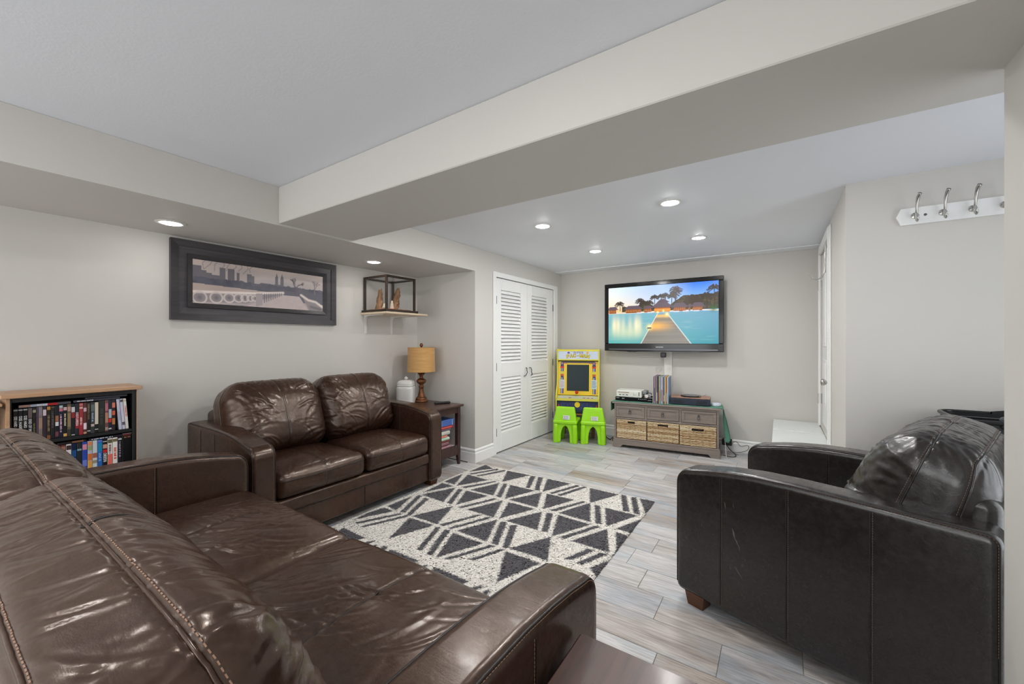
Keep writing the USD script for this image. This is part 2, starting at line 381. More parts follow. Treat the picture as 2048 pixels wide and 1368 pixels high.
# thin strip of ceiling moulding on the far wall
struct('trim_3', box(XC + 0.001, XD - 0.001, YF - 0.19, YF - 0.001, ZC - 0.012, ZC - 0.0005, 0.002), M['ceil'])

def baseboard(name, pts):
    """moulded skirting along a polyline; the room is on the left of the direction of travel"""
    prof = [(0, 0), (0.016, 0), (0.016, 0.098), (0.011, 0.104), (0.011, 0.118), (0.016, 0.124), (0.012, 0.134), (0.004, 0.142), (0, 0.142)]
    pts = np.array(pts, float)
    n = len(pts)
    dirs = np.diff(pts, axis=0)
    dirs /= np.linalg.norm(dirs, axis=1, keepdims=True)
    nor = np.stack([-dirs[:, 1], dirs[:, 0]], 1)
    V, Fc = [], []
    for i in range(n):
        if i == 0:
            o = nor[0]
        elif i == n - 1:
            o = nor[-1]
        else:
            o = nor[i - 1] + nor[i]
            o = o / (o @ nor[i])
        for d, z in prof:
            V.append([pts[i][0] + o[0] * d, pts[i][1] + o[1] * d, z])
    k = len(prof)
    for i in range(n - 1):
        for c in range(k - 1):
            a, b = i * k + c, i * k + c + 1
            Fc += [[a, a + k, b + k], [a, b + k, b]]
    for i0 in (0, n - 1):
        for c in range(1, k - 1):
            Fc.append([i0 * k, i0 * k + c, i0 * k + c + 1])
    struct(name, trimesh.Trimesh(V, Fc, process=False), M['trim'])
e = 0.0005
baseboard('baseboard_far', [(XD - e, YF - e), (XC + e, YF - e)])
baseboard('baseboard_closet', [(XC + e, YF - 0.02), (XC + e, CD1 + 0.106)])
baseboard('baseboard_nook', [(XC + e, CD0 - 0.05), (XC + e, YN - e), (XL + e, YN - e), (XL + e, YB + e)])
baseboard('baseboard_hook', [(1.9, YH - e), (XD - e, YH - e), (XD - e, 3.6)])
baseboard('baseboard_right', [(XR - e, YB + e), (XR - e, YR + e), (XR + 0.12, YR + e)])

# unseen windows behind the photographer, placed to brighten the near ceiling and far wall
for i, xw in enumerate((-2.45, -0.55)):
    w = thing('window_%d' % (i + 1), None, None, (xw, YB, 1.15), kind='structure')
    for a, b, c, d in ((-0.88, -0.8, -0.98, 0.98), (0.8, 0.88, -0.98, 0.98), (-0.8, 0.8, 0.9, 0.98), (-0.8, 0.8, -0.98, -0.9)):
        obj('window_frame', box(a, b, 0.001, 0.03, c, d, 0.004), M['trim'], w)
    obj('pane', box(-0.8, 0.8, 0.006, 0.010, -0.9, 0.9), M['glass'], w)

# ---------------------------------------------------------------- louvred closet doors
cd = thing('door_1', None, None, (XC, 0, 0), kind='structure')
for y0, y1, z0, z1 in ((CD0 - 0.052, CD0 - 0.002, 0, CDZ + 0.062), (CD1 + 0.002, CD1 + 0.104, 0, CDZ + 0.062)):
    obj('casing', box(0.0005, 0.018, y0, y1, z0, z1, 0.004), M['trim'], cd)
obj('casing', box(0.0005, 0.019, CD0 - 0.002, CD1 + 0.002, CDZ + 0.004, CDZ + 0.062, 0.004), M['trim'], cd)
MID = 4.331
for li, (a, b, s0, s1) in enumerate(((CD0, MID - 0.002, 3.762, 4.182), (MID + 0.002, CD1, 4.440, 4.855))):
    xf = -0.002
    x0 = xf - 0.034
    body = [box(x0, xf, a, s0, 0.012, CDZ, 0.003), box(x0, xf, s1, b, 0.012, CDZ, 0.003), box(x0, xf, s0, s1, 1.862, CDZ, 0.003), box(x0, xf, s0, s1, 0.852, 1.012, 0.003), box(x0, xf, s0, s1, 0.012, 0.215, 0.003),
            box(x0 - 0.016, x0 - 0.012, s0 - 0.01, s1 + 0.01, 0.2, 1.87)]
    leaf = obj('door_leaf', body, M['trim'], cd)
    for za, zb, n in ((1.012, 1.862, 20), (0.215, 0.852, 16)):
        p = (zb - za) / n
        for k in range(n):
            zc = za + (k + 0.5) * p
            s = moved(box(-0.0035, 0.0035, s0 + 0.001, s1 - 0.001, -p * 0.55, p * 0.55, 0.0015), ((x0 + xf) / 2 + 0.003, 0, zc), ry=-33)
            obj('slat', s, M['trim'], leaf)
    hy = a + 0.004 if li == 0 else b - 0.004
    for hz in (1.74, 0.98, 0.24):
        obj('hinge', [cyl(0.006, hz - 0.045, hz + 0.045, (0.004, hy), 10), box(-0.002, 0.001, hy - 0.008, hy + 0.022 if li == 0 else hy + 0.008, hz - 0.045, hz + 0.045)], M['dark_metal'], leaf)
    py = 4.285 if li == 0 else 4.378
    sg = -1 if li == 0 else 1
    pts = [(0.004, py - sg * 0.006, 0.94), (0.022, py - sg * 0.0, 0.935), (0.028, py + sg * 0.012, 0.91), (0.030, py + sg * 0.004, 0.885), (0.028, py + sg * 0.022, 0.86), (0.022, py + sg * 0.034, 0.845), (0.004, py + sg * 0.04, 0.838)]
    t = np.linspace(0, len(pts) - 1, 30)
    P3 = np.array(pts)
    sm = np.stack([np.interp(t, np.arange(len(pts)), P3[:, k]) for k in range(3)], 1)
    obj('door_pull', tube(sm, 0.0055, 8), M['dark_metal'], leaf, True)

# ---------------------------------------------------------------- panelled door in the right-hand wall, above the step
dd = thing('door_2', None, None, (XD, 0, 0), kind='structure')
for y0, y1, z0, z1 in ((DY0 - 0.085, DY0 + 0.004, DZ0 - 0.02, DZ1 + 0.075), (DY1 - 0.004, DY1 + 0.085, DZ0 - 0.02, DZ1 + 0.075), (DY0 + 0.004, DY1 - 0.004, DZ1, DZ1 + 0.075)):
    obj('casing', [box(-0.016, -0.0005, y0, y1, z0, z1, 0.004), box(-0.022, -0.014, y0 + 0.06 * (y0 < 4.1), y1 - 0.06 * (y1 > 5.1 and y0 > 5), z0, z1, 0.003)], M['trim'], dd)
leaf = obj('door_leaf', [box(0.012, 0.05, DY0 + 0.006, DY1 - 0.006, DZ0 + 0.006, DZ1 - 0.004, 0.003)], M['trim'], dd)
for y0, y1 in ((DY0 + 0.12, 4.56), (4.64, DY1 - 0.12)):
    for z0, z1 in ((DZ0 + 0.22, 1.10), (1.22, DZ1 - 0.13)):
        obj('panel', [box(0.004, 0.013, y0, y1, z0, z1, 0.006), box(0.001, 0.012, y0 + 0.03, y1 - 0.03, z0 + 0.03, z1 - 0.03, 0.004)], M['trim'], leaf)
for hz in (0.7, 1.83):
    obj('hinge', [cyl(0.007, hz - 0.05, hz + 0.05, (0.002, DY1 - 0.004), 10), box(-0.024, 0.008, DY1 - 0.002, DY1 + 0.03, hz - 0.05, hz + 0.05)], M['steel'], leaf)
kn = lathe([(0.0, 0.0), (0.028, 0.0), (0.028, 0.006), (0.012, 0.010), (0.011, 0.03), (0.022, 0.04), (0.029, 0.055), (0.026, 0.068), (0.0, 0.074)], 24)
v = np.array(kn.vertices)
obj('door_knob', trimesh.Trimesh(np.stack([0.012 - v[:, 2], v[:, 0] + DY0 + 0.07, v[:, 1] + 0.93], 1), kn.faces, process=False), M['steel'], leaf, True)

# ---------------------------------------------------------------- recessed lights
def can(name, x, y, z, label, grp, r=0.056, led='led'):
    t = thing(name, label, 'ceiling light', (x, y, z), 0, grp)
    obj('trim_ring', lathe([(r, -0.0005), (r, -0.004), (r + 0.008, -0.006), (r + 0.022, -0.003), (r + 0.022, -0.0005)], 36), M['white_plastic'], t, 40)
    obj('diffuser', lathe([(0, -0.013), (r * 0.3, -0.0124), (r * 0.6, -0.0104), (r * 0.85, -0.0066), (r * 0.97, -0.003), (r * 0.99, -0.0006), (0, -0.0006)], 36), M[led], t, 60)
    return t
for x, y, z, lab, grp in ((-3.16, 0.90, ZS, 'lit recessed light in the soffit above the framed bridge picture, nearer one', 'soffit lights'), (-3.14, 2.39, ZS, 'lit recessed light in the soffit near the glass display case', 'soffit lights'),
                     (-1.68, 2.99, ZC, 'lit recessed ceiling light nearest the louvred closet doors and the beam', 'ceiling lights'), (-0.645, 2.99, ZC, 'largest lit recessed ceiling light, near the beam at right', 'ceiling lights'),
                     (-0.64, 4.15, ZC, 'lit recessed ceiling light above the television, right of the pair', 'ceiling lights'), (-1.67, 4.14, ZC, 'lit recessed ceiling light above the television, left of the pair', 'ceiling lights')):
    can('recessed_light', x, y, z, lab, grp, led='led' if z > ZS else 'led_soffit')
for x, y, lab in ((-0.62, 0.42, 'above the end of the large sofa'), (-1.85, -0.55, 'behind the left half of the large sofa'), (-0.55, -0.95, 'behind the photographer, nearer one'), (-1.85, -1.6, 'at the left rear')):  # out of view, placed to light the near room and the beam
    can('recessed_light', x, y, ZC, 'unseen recessed ceiling light for the near room, ' + lab, 'unseen ceiling lights behind the photographer', led='led_unseen_rear')
for x, lab in ((-1.67, 'left'), (-0.645, 'right')):  # added fill lights, hidden by the beam, brightening the far room
    can('recessed_light', x, 2.12, ZC, 'added fill ceiling light hidden behind the beam, %s of the two' % lab, 'added fill lights hidden behind the beam')

# ---------------------------------------------------------------- white step below the door
st = thing('step_platform', 'white painted two-board step below the white door, in the far right corner', 'step', (0, 0, 0))
obj('board', box(-0.055, XD - 0.004, 4.665, YF - 0.018, 0.385, 0.42, 0.004), M['step'], st)
obj('board', box(-0.055, XD - 0.002, 4.02, 4.655, 0.383, 0.417, 0.004), M['step'], st)
obj('riser', box(-0.045, XD - 0.02, 4.04, YF - 0.02, 0.001, 0.384), M['step'], st)
# ================================================================== leather seating
def cube_grid(nx, ny, nz):
    """vertices of a cube surface in [-1,1]^3 with quads"""
    V, Fc, o = [], [], 0
    for ax, (na, nb) in ((0, (ny, nz)), (1, (nz, nx)), (2, (nx, ny))):
        a, b = np.meshgrid(np.linspace(-1, 1, na + 1), np.linspace(-1, 1, nb + 1), indexing='ij')
        for sg in (-1, 1):
            p = np.zeros(a.shape + (3,))
            p[..., ax] = sg
            p[..., (ax + 1) % 3] = a
            p[..., (ax + 2) % 3] = b
            V.append(p.reshape(-1, 3))
            i = np.arange((na + 1) * (nb + 1)).reshape(na + 1, nb + 1) + o
            q = np.stack([i[:-1, :-1], i[1:, :-1], i[1:, 1:], i[:-1, 1:]], -1).reshape(-1, 4)
            Fc.append(q if sg > 0 else q[:, ::-1])
            o += (na + 1) * (nb + 1)
    V, Fc = np.vstack(V), np.vstack(Fc)
    key = np.round(V * 1e5).astype(np.int64)
    _, first, inv = np.unique(key, axis=0, return_index=True, return_inverse=True)
    return V[first], inv.ravel()[Fc]
class Folds:
    """leather creases: short smooth ripples laid over a surface's own two coordinates"""
    def __init__(self, seed, n, box2, ang, length, width, amp, spread=0.4):
        r = np.random.default_rng(seed)
        self.c = np.stack([r.uniform(box2[0], box2[1], n), r.uniform(box2[2], box2[3], n)], 1)
        self.a = math.radians(ang) + r.normal(0, spread, n)
        self.l = r.uniform(0.5, 1.3, n) * length
        self.w = r.uniform(0.6, 1.5, n) * width
        self.A = r.uniform(0.35, 1.0, n) * amp * r.choice([-1, 1], n)
    def __call__(self, u, v):
        out = np.zeros_like(u)
        for c, a, l, w, A in zip(self.c, self.a, self.l, self.w, self.A):
            du, dv = u - c[0], v - c[1]
            s, t = du * math.cos(a) + dv * math.sin(a), -du * math.sin(a) + dv * math.cos(a)
            t = t + 0.25 * s * s / max(l, 1e-3)
            out += A * np.exp(-(s / l) ** 2 - (t / (1.6 * w)) ** 2) * np.cos(t / w * 1.9)
        return out
class Cushion:
    def __init__(self, hx, hy, hz, r, disp, place):
        self.h, self.r, self.disp, self.place = np.array([hx, hy, hz]), r, disp, place
    def at(self, p, lift=0.0):
        X = np.asarray(p, float) * self.h
        inner = np.clip(X, -(self.h - self.r), self.h - self.r)
        d = X - inner
        n = d / np.maximum(np.linalg.norm(d, axis=1, keepdims=True), 1e-9)
        q = inner + n * self.r
        return self.place(q + self.disp(q, n, q / self.h) + n * lift)
    def mesh(self, nx, ny, nz):
        V, Fc = cube_grid(nx, ny, nz)
        return self.at(V), Fc
    def line(self, pts, n, lift=0.0):
        pts = np.asarray(pts, float)
        s = np.concatenate([[0], np.cumsum(np.linalg.norm(np.diff(pts, axis=0), axis=1))])
        t = np.linspace(0, s[-1], n)
        q = np.stack([np.interp(t, s, pts[:, k]) for k in range(3)], 1)
        m = np.abs(q).max(1, keepdims=True)
        return self.at(q / m, lift)
def stitches(pts, step=0.0085, size=(0.0054, 0.0015, 0.0011)):
    pts = np.asarray(pts, float)
    s = np.concatenate([[0], np.cumsum(np.linalg.norm(np.diff(pts, axis=0), axis=1))])
    k = max(2, int(s[-1] / step))
    t = np.linspace(0, s[-1], k)
    c = np.stack([np.interp(t, s, pts[:, j]) for j in range(3)], 1)
    d = np.gradient(c, axis=0)
    d /= np.maximum(np.linalg.norm(d, axis=1, keepdims=True), 1e-9)
    ref = np.tile([0.3, 0.2, 0.93], (k, 1))
    a = np.cross(d, ref)
    a /= np.maximum(np.linalg.norm(a, axis=1, keepdims=True), 1e-9)
    b = np.cross(a, d)
    cor = np.array([(x, y, z) for x in (-.5, .5) for y in (-.5, .5) for z in (-.5, .5)]) * size
    V = (c[:, None] + cor[None, :, :1] * d[:, None] + cor[None, :, 1:2] * a[:, None] + cor[None, :, 2:] * b[:, None]).reshape(-1, 3)
    q = np.array([[0, 1, 3, 2], [4, 6, 7, 5], [0, 4, 5, 1], [2, 3, 7, 6], [0, 2, 6, 4], [1, 5, 7, 3]])
    return trimesh.Trimesh(*meshkit.arrays((V, (q[None] + 8 * np.arange(k)[:, None, None]).reshape(-1, 4)))[:2], process=False)

# side view of an arm: (depth from the front, height)
def arm_profile(D, h0=0.655, h1=0.705):
    key = [(0.0, 0.055), (0.0, h0 - 0.075)]
    for a in np.linspace(0, PI / 2, 9)[1:]:
        key.append((0.075 - 0.075 * math.cos(a), h0 - 0.075 + 0.075 * math.sin(a)))
    for s in (0.16, 0.25, 0.36, 0.5, 0.65, 0.8, D - 0.04):
        f = min(1, (s - 0.075) / 0.42)
        key.append((s, h0 + (h1 - h0) * (1 - (1 - f) ** 2)))
    for a in np.linspace(0, PI / 2, 6)[1:]:
        key.append((D - 0.02 + 0.02 * math.sin(a), h1 - 0.02 + 0.02 * math.cos(a)))
    key.append((D, 0.055))
    key = np.array(key)
    ring = np.array(Polygon(key).buffer(-0.0335, quad_segs=16).buffer(0.0335, quad_segs=16).exterior.coords)[:-1]
    area = np.sum(ring[:, 0] * np.roll(ring[:, 1], -1) - np.roll(ring[:, 0], -1) * ring[:, 1])
    if area > 0:
        ring = ring[::-1]                        # clockwise
    ring = np.vstack([ring, ring[:1]])
    s = np.concatenate([[0], np.cumsum(np.linalg.norm(np.diff(ring, axis=0), axis=1))])
    t = np.linspace(0, s[-1], int(s[-1] / 0.011), endpoint=False)
    loop = np.stack([np.interp(t, s, ring[:, k]) for k in range(2)], 1)
    loop = np.roll(loop, -int(np.argmin(np.abs(loop[:, 0] - 0.04) + np.abs(loop[:, 1] - 0.055))), 0)      # starts at the bottom front corner
    return loop, key
def open_path(loop):
    keep = np.nonzero(loop[:, 1] > 0.085)[0]
    return keep[0], keep[-1] + 1
def inset(prof, d):
    t = np.roll(prof, -1, 0) - np.roll(prof, 1, 0)
    t /= np.maximum(np.linalg.norm(t, axis=1, keepdims=True), 1e-9)
    n = np.stack([t[:, 1], -t[:, 0]], 1)        # inward for a clockwise loop (front bottom, up, back, down)
    return prof + n * d
def arm_mesh(x0, t, prof, r=0.028, bulge=0.0):
    base = prof
    n = len(base)
    rings, c = [], base.mean(0)
    for sgn in (0, 1):
        seq = []
        for s in (0.0, 0.25, 0.5, 0.72, 0.88, 0.97):
            q = inset(base, r)
            q2 = c + (q - c) * s
            seq.append((q2, -bulge * arm_swell(q2, q)))
        for a in np.linspace(0, PI / 2, 6):
            seq.append((inset(base, r * (1 - math.sin(a))), r * (1 - math.cos(a))))
        seq = [(p, (x0 + d) if sgn == 0 else (x0 + t - d)) for p, d in seq]      # d: depth below the side's plane, one value or one per point
        rings += seq if sgn == 0 else seq[::-1]
    V = np.concatenate([np.column_stack([np.broadcast_to(x, n), p]) for p, x in rings])
    Fc = []
    for i in range(len(rings) - 1):
        a = np.arange(n)
        b = (a + 1) % n
        Fc.append(np.stack([i * n + a, (i + 1) * n + a, (i + 1) * n + b, i * n + b], 1))
    return V, np.vstack(Fc)
def arm_swell(p, outline):
    lo, hi_ = outline.min(0), outline.max(0)
    w = np.clip((np.atleast_2d(p) - lo) / (hi_ - lo) * 2 - 1, -1, 1)
    return (1 - w[:, 0] ** 2) * (1 - w[:, 1] ** 2) * np.clip((1 - np.abs(w).max(1)) * 6, 0, 1)
def arm_seam(x0, t, prof, side, r=0.028, lift=0.0):
    a = PI / 4
    q = inset(prof, r * (1 - math.sin(a)) - lift)
    x = r * (1 - math.cos(a))
    i, j = open_path(prof)
    return np.column_stack([np.full(len(q), (x0 + x - lift) if side == 0 else (x0 + t - x + lift)), q])[i:j]

def couch(name, label, cat, loc, rotz, W, nc, D, skin, hi, seams_out, seed, arm_t=0.142, back_top=0.955, deep=0.54, bk=dict()):
    K = dict(hy=0.165, r=0.125, cy=0.285, lean=15.0, belly=0.055, wedge=0.16, crown=0.026, frame=0.20)
    K.update(bk)
    t = thing(name, label, cat, loc, rotz)
    prof, key = arm_profile(D)
    x0, x1 = arm_t, W - arm_t
    cw = (x1 - x0) / nc
    # base: rail under the cushions, lower panel, back frame
    obj('base', [rbox(x0 - 0.01, x1 + 0.01, 0.035, D - 0.1, 0.06, 0.212, 0.014)], skin, t, True)
    obj('front_rail', [rbox(x0 - 0.01, x1 + 0.01, 0.018, 0.3, 0.208, 0.30, 0.024)], skin, t, True)
    obj('back_frame', rbox(x0 - 0.03, x1 + 0.03, D - K['frame'], D - 0.005, 0.06, 0.775, 0.04), skin, t, True)
    ln = np.linspace(x0, x1, 30)
    bs = obj('seam', tube(np.column_stack([ln, np.full(30, 0.0345), np.full(30, 0.209)]), 0.0035, 6), M['welt'], t, True)
    for xm in ([(x0 + x1) / 2] if nc > 1 else []):
        obj('seam', tube([(xm, 0.0335, 0.07), (xm, 0.0335, 0.2)], 0.0022, 6), M['welt'], t, True)
    # arms
    for sd, ax in ((0, 0.0), (1, W - arm_t)):
        am = obj('arm', arm_mesh(ax, arm_t, prof), skin, t, True)
        for side in (0, 1):
            path = arm_seam(ax, arm_t, prof, side)
            obj('piping', tube(path, 0.0036, 6), M['welt'], am, True)
            outer = (sd == 0 and side == 0) or (sd == 1 and side == 1)
            xs = (ax - 0.006) if side == 0 else (ax + arm_t + 0.006)
            if outer:
                st_path = arm_seam(ax, arm_t, inset(prof, 0.006), side, lift=0.004)[24:-24]
                if hi:
                    obj('stitching', stitches(st_path), M['thread_dark'] if skin is M['leather_shaded'] else M['thread'], am, False)
            lst = seams_out if outer else [0.40]
            for s in lst:
                zt = float(np.interp(s, key[:, 0][1:-1], key[:, 1][1:-1])) - 0.03
                zb = 0.066 if outer else 0.46
                zz = np.linspace(zb, zt, 24)
                f = np.clip((zz - zb) / max(zt - zb, 1e-3), 0, 1)
                bl = np.array([side_bulge(prof, s, z, ax, arm_t, side) for z in zz])
                sm = np.column_stack([bl, np.full(24, s), zz])
                obj('seam', tube(sm, 0.0026, 6), M['welt'], am, True)
                if hi:
                    off = np.array([(-0.0015 if side == 0 else 0.0015), 0.008, 0])
                    obj('stitching', stitches(sm + off), M['thread_dark'] if skin is M['leather_shaded'] else M['thread'], am, False)
    # seat cushions
    for k in range(nc):
        cx, hx, hy, hz = x0 + cw * (k + 0.5), cw / 2 - 0.003, deep / 2 + 0.03, 0.082
        F1 = Folds(seed + k, 44 if hi else 16, (-hx, hx, -hy, hy), 60, 0.13, 0.011, 0.0026)
        F2 = Folds(seed + 40 + k, 26, (-0.09, 0.09, -hy, hy), 14, 0.09, 0.008, 0.0024)
        def disp(q, n, u, hx=hx, hy=hy, F1=F1, F2=F2):
            top, fr = np.clip(n[:, 2], 0, 1), np.clip(-n[:, 1], 0, 1)
            crown = 0.040 * (1 - np.clip(np.abs(u[:, 0]), 0, 1) ** 2.4) * (1 - np.clip(np.abs(u[:, 1] * 0.9), 0, 1) ** 2.2)
            out = np.zeros_like(q)
            out[:, 2] += top * (crown + F1(q[:, 0], q[:, 1]) + F2(q[:, 0], q[:, 1]) - 0.0045 * np.exp(-(q[:, 0] / 0.007) ** 2))
            bl = 0.020 * (1 - u[:, 0] ** 2) * (1 - np.clip(u[:, 2], -1, 1) ** 2)
            out[:, 1] -= fr * (bl - 0.003 * np.exp(-(q[:, 0] / 0.007) ** 2))
            return out
        cu = Cushion(hx, hy, hz, 0.052, disp, lambda q, cx=cx, hy=hy, hz=hz: q + (cx, 0.005 + hy, 0.298 + hz))
        sc = obj('seat_cushion', cu.mesh(*((110, 80, 20) if hi else (60, 44, 16))), skin, t, True)
        line = [(0, -1, -0.9), (0, -1, 0.9), (0, -0.9, 1), (0, 0.95, 1)]
        obj('seam', tube(cu.line(line, 70, -0.0005), 0.0026, 6), M['welt'], sc, True)
        if hi:
            pth = cu.line(line, 140, 0.0015)
            obj('stitching', stitches(pth + (0.009, 0, 0)), M['thread_dark'], sc, False)
        obj('piping', tube(cu.line([(-0.97, -1, 0.42), (0.97, -1, 0.42)], 60, 0.0005), 0.0028, 6), M['welt'], sc, True)
    # back cushions, leaning back
    for k in range(nc):
        ex0 = 0.035 if k == 0 else 0.0
        ex1 = 0.035 if k == nc - 1 else 0.0
        a, b = x0 + cw * k - ex0, x0 + cw * (k + 1) + ex1
        cx, hx, hy, hz = (a + b) / 2, (b - a) / 2 + 0.006, K['hy'], (back_top - 0.42) / 2
        G1 = Folds(seed + 80 + k, 100 if hi else 36, (-hx, hx, -0.34, 0.09), 66, 0.19, 0.009, 0.0021, 0.22)      # over the top, in (x, arc)
        G2 = Folds(seed + 120 + k, 26, (hx - 0.24, hx, -0.24, 0.24), 15, 0.11, 0.012, 0.0045)
        G3 = Folds(seed + 160 + k, 26, (-hx, -hx + 0.24, -0.24, 0.24), -15, 0.11, 0.012, 0.0045)
        def disp(q, n, u, hx=hx, hy=hy, hz=hz, G1=G1, G2=G2, G3=G3):
            fr, top, bk = np.clip(-n[:, 1], 0, 1), np.clip(n[:, 2], 0, 1), np.clip(n[:, 1], 0, 1)
            arc = np.where(n[:, 2] > 0.3, q[:, 1] * 1.0, -hy - (hz - q[:, 2]))
            w = K['belly'] * (1 - np.abs(u[:, 0]) ** 4) * (1 - np.clip(np.abs(u[:, 2]), 0, 1) ** 2.5)
            fold = G1(q[:, 0], np.clip(arc, -0.6, 0.2)) * np.clip(top + 0.5 * fr, 0, 1) + (G2(q[:, 0], q[:, 2]) + G3(q[:, 0], q[:, 2])) * fr
            lump = 0.012 * (meshkit.fbm(q * 5.0 + seed, 3, 5) - 0.5)
            seam_t = -0.006 * (np.exp(-((q[:, 1] + 0.045) / 0.008) ** 2) + 0.7 * np.exp(-((q[:, 1] - 0.095) / 0.008) ** 2)) * top
            seam_v = -0.004 * np.exp(-(q[:, 0] / 0.007) ** 2) * fr
            out = n * (fold + lump + seam_t + seam_v)[:, None]
            out[:, 1] -= fr * w
            out[:, 1] += bk * 0.4 * w
            out[:, 2] += top * K['crown'] * (1 - np.abs(u[:, 0]) ** 4)
            end = np.clip(np.abs(n[:, 0]), 0, 1)
            out[:, 0] += np.sign(n[:, 0]) * end * 0.010 * (1 - np.clip(u[:, 2], -1, 1) ** 2)
            return out
        lean = math.radians(K['lean'])
        def place(q, cx=cx, hz=hz):
            y, z = q[:, 1], q[:, 2]
            thick = 1.0 + K['wedge'] * np.clip(-z / hz, -1, 1)
            y = y * thick
            return np.column_stack([q[:, 0] + cx, y * math.cos(lean) + z * math.sin(lean) + D - K['cy'], -y * math.sin(lean) + z * math.cos(lean) + 0.42 + hz])
        cu = Cushion(hx, hy, hz, K['r'], disp, place)
        bc = obj('back_cushion', cu.mesh(*((170, 64, 90) if hi else (80, 28, 60))), skin, t, True)
        ty = (-0.045) / (0.165)
        for yy, nm in ((-0.045 / hy, 0), (0.095 / hy, 1)):
            pth = cu.line([(-1, yy, -0.2), (-1, yy, 0.9), (-0.96, yy, 1), (0.96, yy, 1), (1, yy, 0.9), (1, yy, -0.2)], 200, 0.0006)
            obj('seam', tube(pth, 0.0034 if hi else 0.0032, 6), skin, bc, True)
            if hi:
                obj('stitching', stitches(cu.line([(-1, yy - 0.07, -0.2), (-1, yy - 0.07, 0.9), (-0.96, yy - 0.07, 1), (0.96, yy - 0.07, 1), (1, yy - 0.07, 0.9), (1, yy - 0.07, -0.2)], 300, 0.0012)), M['thread'] if skin is M['leather'] else M['thread_dark'], bc, False)
        obj('seam', tube(cu.line([(0.0, -0.26, 1), (0.0, -0.95, 1), (0.0, -1, 0.9), (0.0, -1, -0.8)], 80, 0.0003), 0.0026, 6), M['welt'], bc, True)
        if hi:
            obj('stitching', stitches(cu.line([(0.014, -0.3, 1), (0.014, -0.95, 1), (0.014, -1, 0.9), (0.014, -1, -0.5)], 120, 0.0012)), M['thread_dark'], bc, False)
    for fx in (0.05, W - 0.05):
        for fy in (0.095, D - 0.075):
            obj('leg', trimesh.Trimesh(*hull([(fx + a * w, fy + b * w, z) for a in (-1, 1) for b in (-1, 1) for w, z in ((0.046, 0.066), (0.036, 0.0))]), process=False), M['walnut'], t, False)
    return t
def side_bulge(prof, s, z, ax, arm_t, side, r=0.028, bulge=0.0):
    base = inset(prof, r)
    c = prof.mean(0)
    p = np.array([s, z])
    d = p - c
    # scale of the inset outline that passes through p
    ang = np.arctan2(base[:, 1] - c[1], base[:, 0] - c[0])
    i = np.argmin(np.abs(np.angle(np.exp(1j * (ang - math.atan2(d[1], d[0]))))))
    k = np.linalg.norm(d) / max(np.linalg.norm(base[i] - c), 1e-6)
    off = -bulge * float(arm_swell(p, base)[0])
    if k > 1:
        off = max(0, (k - 1) * np.linalg.norm(base[i] - c)) * 0.35
    return (ax + off - 0.0004) if side == 0 else (ax + arm_t - off + 0.0004)

couch('sofa', 'large brown leather sofa in the foreground, seen from behind its back cushions', 'sofa', (-0.412, 1.045, 0), 180, 2.18, 2, 1.03, M['leather'], True, [0.34, 0.62], 7, back_top=0.925, bk=dict(hy=0.14, r=0.085, cy=0.205, lean=18.0, belly=0.03, frame=0.10))
couch('loveseat', 'brown leather two-seat loveseat against the left wall, facing the rug', 'loveseat', (-2.5, 1.075, 0), 90, 1.555, 2, 0.97, M['leather'], False, [0.5, 0.72], 21)
CA, CU = np.array([-0.43, 2.10]), np.array([math.cos(math.radians(20)), -math.sin(math.radians(20))])
CV = np.array([-CU[1], CU[0]])
CWID = 0.91
o = CA + CV * CWID
chair_ = couch('armchair', 'shaded brown leather armchair at right, turned towards the loveseat, scuffed on its near side', 'armchair', (o[0], o[1], 0), -110, CWID, 1, 1.03, M['leather_shaded'], True, [0.22, 0.48, 0.735], 55, back_top=0.935, deep=0.64, bk=dict(hy=0.158, cy=0.195, belly=0.055, r=0.115, lean=17.0, frame=0.10))

# pale scuffs rubbed into the near side of the armchair
M['scuff'] = plain('scuffed_leather', srgb(104, 98, 95), 0.6)
for s0, z0, s1, z1, w in ((0.238, 0.555, 0.246, 0.520, 0.004), (0.275, 0.560, 0.281, 0.535, 0.003), (0.272, 0.450, 0.285, 0.402, 0.010), (0.280, 0.415, 0.304, 0.372, 0.006), (0.282, 0.285, 0.316, 0.243, 0.0035), (0.262, 0.275, 0.268, 0.262, 0.003), (0.135, 0.42, 0.137, 0.40, 0.002), (0.30, 0.385, 0.306, 0.355, 0.003)):
    d = np.array([s1 - s0, z1 - z0])
    nn = np.array([-d[1], d[0]]) / np.linalg.norm(d) * w / 2
    pl = [np.array([s0, z0]), np.array([s0, z0]) * 0.6 + np.array([s1, z1]) * 0.4 + nn, np.array([s1, z1]), np.array([s0, z0]) * 0.4 + np.array([s1, z1]) * 0.6 - nn * 0.7]
    obj('scuff', trimesh.Trimesh(*hull([(CWID + x, q[0], q[1]) for q in pl for x in (-0.001, 0.0004)]), process=False), M['scuff'], chair_, False)
